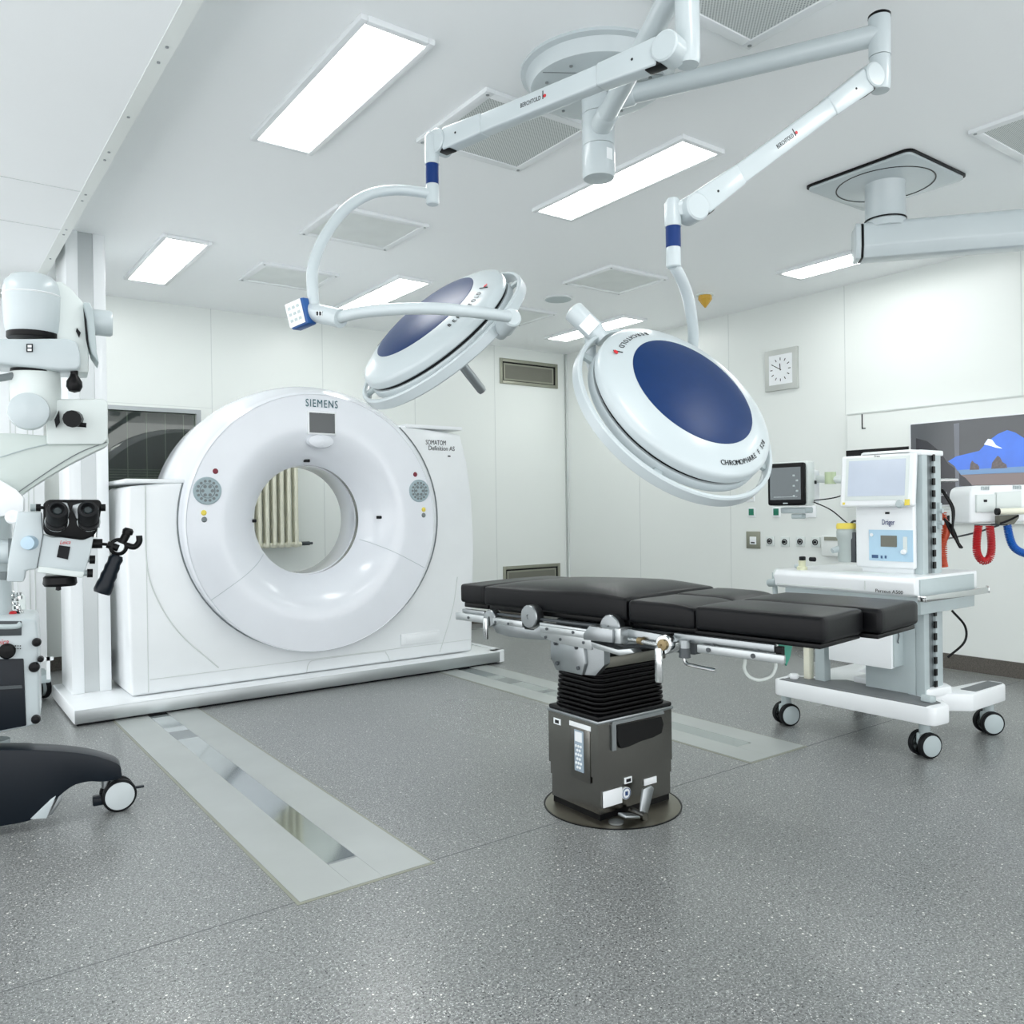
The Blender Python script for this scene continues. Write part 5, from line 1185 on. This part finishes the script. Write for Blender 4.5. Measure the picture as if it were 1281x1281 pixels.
cst = G().cyl((cc-MR*.045+MD*.05)+V((0, 0, .03)), (cc-MR*.045+MD*.05)+V((0, 0, .105)), .022).build('caster_stem', 'alu', sm)
for s_ in (0., .055):
    q = cc-wv*s_
    ty = G().lathe(q-wv*.022, wv, [(0, 0), (r-.004, 0), (r, .005), (r, .02), (r-.006, .026), (r-.010, .026)], 40).build('caster_tyre', 'rubber', cst)
    G().lathe(q-wv*.022, wv, [(r-.010, .0), (r-.010, .027), (r-.02, .030), (0, .031)], 40).build('caster_hub', mat('hub_grey', (196, 204, 206), .45) if s_ == 0 else 'grey', cst)
G().box(cc-MR*.075+V((0, 0, -.012))+MD*.03, (.05, .05, .035), .006, X=MR, Y=MD, Z=ZZ).build('brake_housing', 'navy', cst)
G().box(cc+MR*.075+V((0, 0, .025)), (.035, .02, .008), .003, X=MR, Y=MD, Z=ZZ).box(cc-MR*.085+V((0, 0, .01))+MD*.0, (.03, .02, .01), .003, X=MR, Y=MD, Z=ZZ).build('brake_lever', 'navy', cst)

# trolley behind the microscope
tr = thing('equipment_trolley', 'small trolley behind the microscope cabinet with one grey castor showing', 'trolley', (.5, 6.0, 0))
q = V((.70, 6.32, .077)); w_ = V((.94, .35, 0)).normalized()
cz = G().lathe(q-w_*.04, w_, [(0, 0), (.07, 0), (.075, .006), (.075, .02), (.058, .022), (.058, .05), (.075, .052), (.075, .072), (.07, .078), (0, .078)], 32).build('castor', 'rubber', tr)
G().lathe(q-w_*.022, w_, [(.06, 0), (.06, .034)], 28).build('castor_rim', 'grey', cz)
G().bb((.30, 6.05, .15), (.73, 6.36, .20), .01).build('trolley_base', 'grey', tr)
G().bb((.36, 6.08, .20), (.60, 6.3, .72), .01).build('trolley_body', 'offwhite', tr)
G().bb((.60, 6.0, .30), (.74, 6.03, .32)).bb((.70, 6.0, .18), (.72, 6.03, .32)).build('push_bracket', 'white', tr)
cn = thing('connector_cluster', 'cluster of metal hose connectors with a red cap above the cabinet', 'connectors', tuple(pt(15, 774, 3.45)))
for i, (x_, y_) in enumerate(((13, 748), (19, 752), (24, 750), (22, 762), (26, 768), (15, 758))):
    G().lathe(pt(x_, y_, 3.45+.01*i), (UPV*.8+rt*(.3-.15*i)), [(.006, 0), (.013, .002), (.013, .014), (.008, .018), (.01, .03), (0, .032)], 14).build('metal_connector', 'chrome', cn)
G().lathe(pt(15, 773, 3.44), UPV, [(.017, 0), (.018, .004), (.018, .022), (.012, .028), (0, .028)], 20).build('red_cap', 'red', cn)
G().tube([pt(16, 765, 3.45), pt(22, 766, 3.45), pt(27, 772, 3.45)], .004, 8).tube([pt(14, 745, 3.45), pt(13, 760, 3.46), pt(17, 772, 3.46)], .005, 8).build('cable', 'black', cn)
G().lathe(pt(-2, 774, 3.46), UPV, [(.04, 0), (.038, .05), (.015, .09), (.012, .11), (0, .112)], 20).build('bottle', 'offwhite', cn)

# ---------------------------------------------------------------- tidy
for o in list(bpy.data.objects):
    if o.type == 'MESH' and o.parent is None: center_origin(o) if o.get('kind') != 'structure' else None
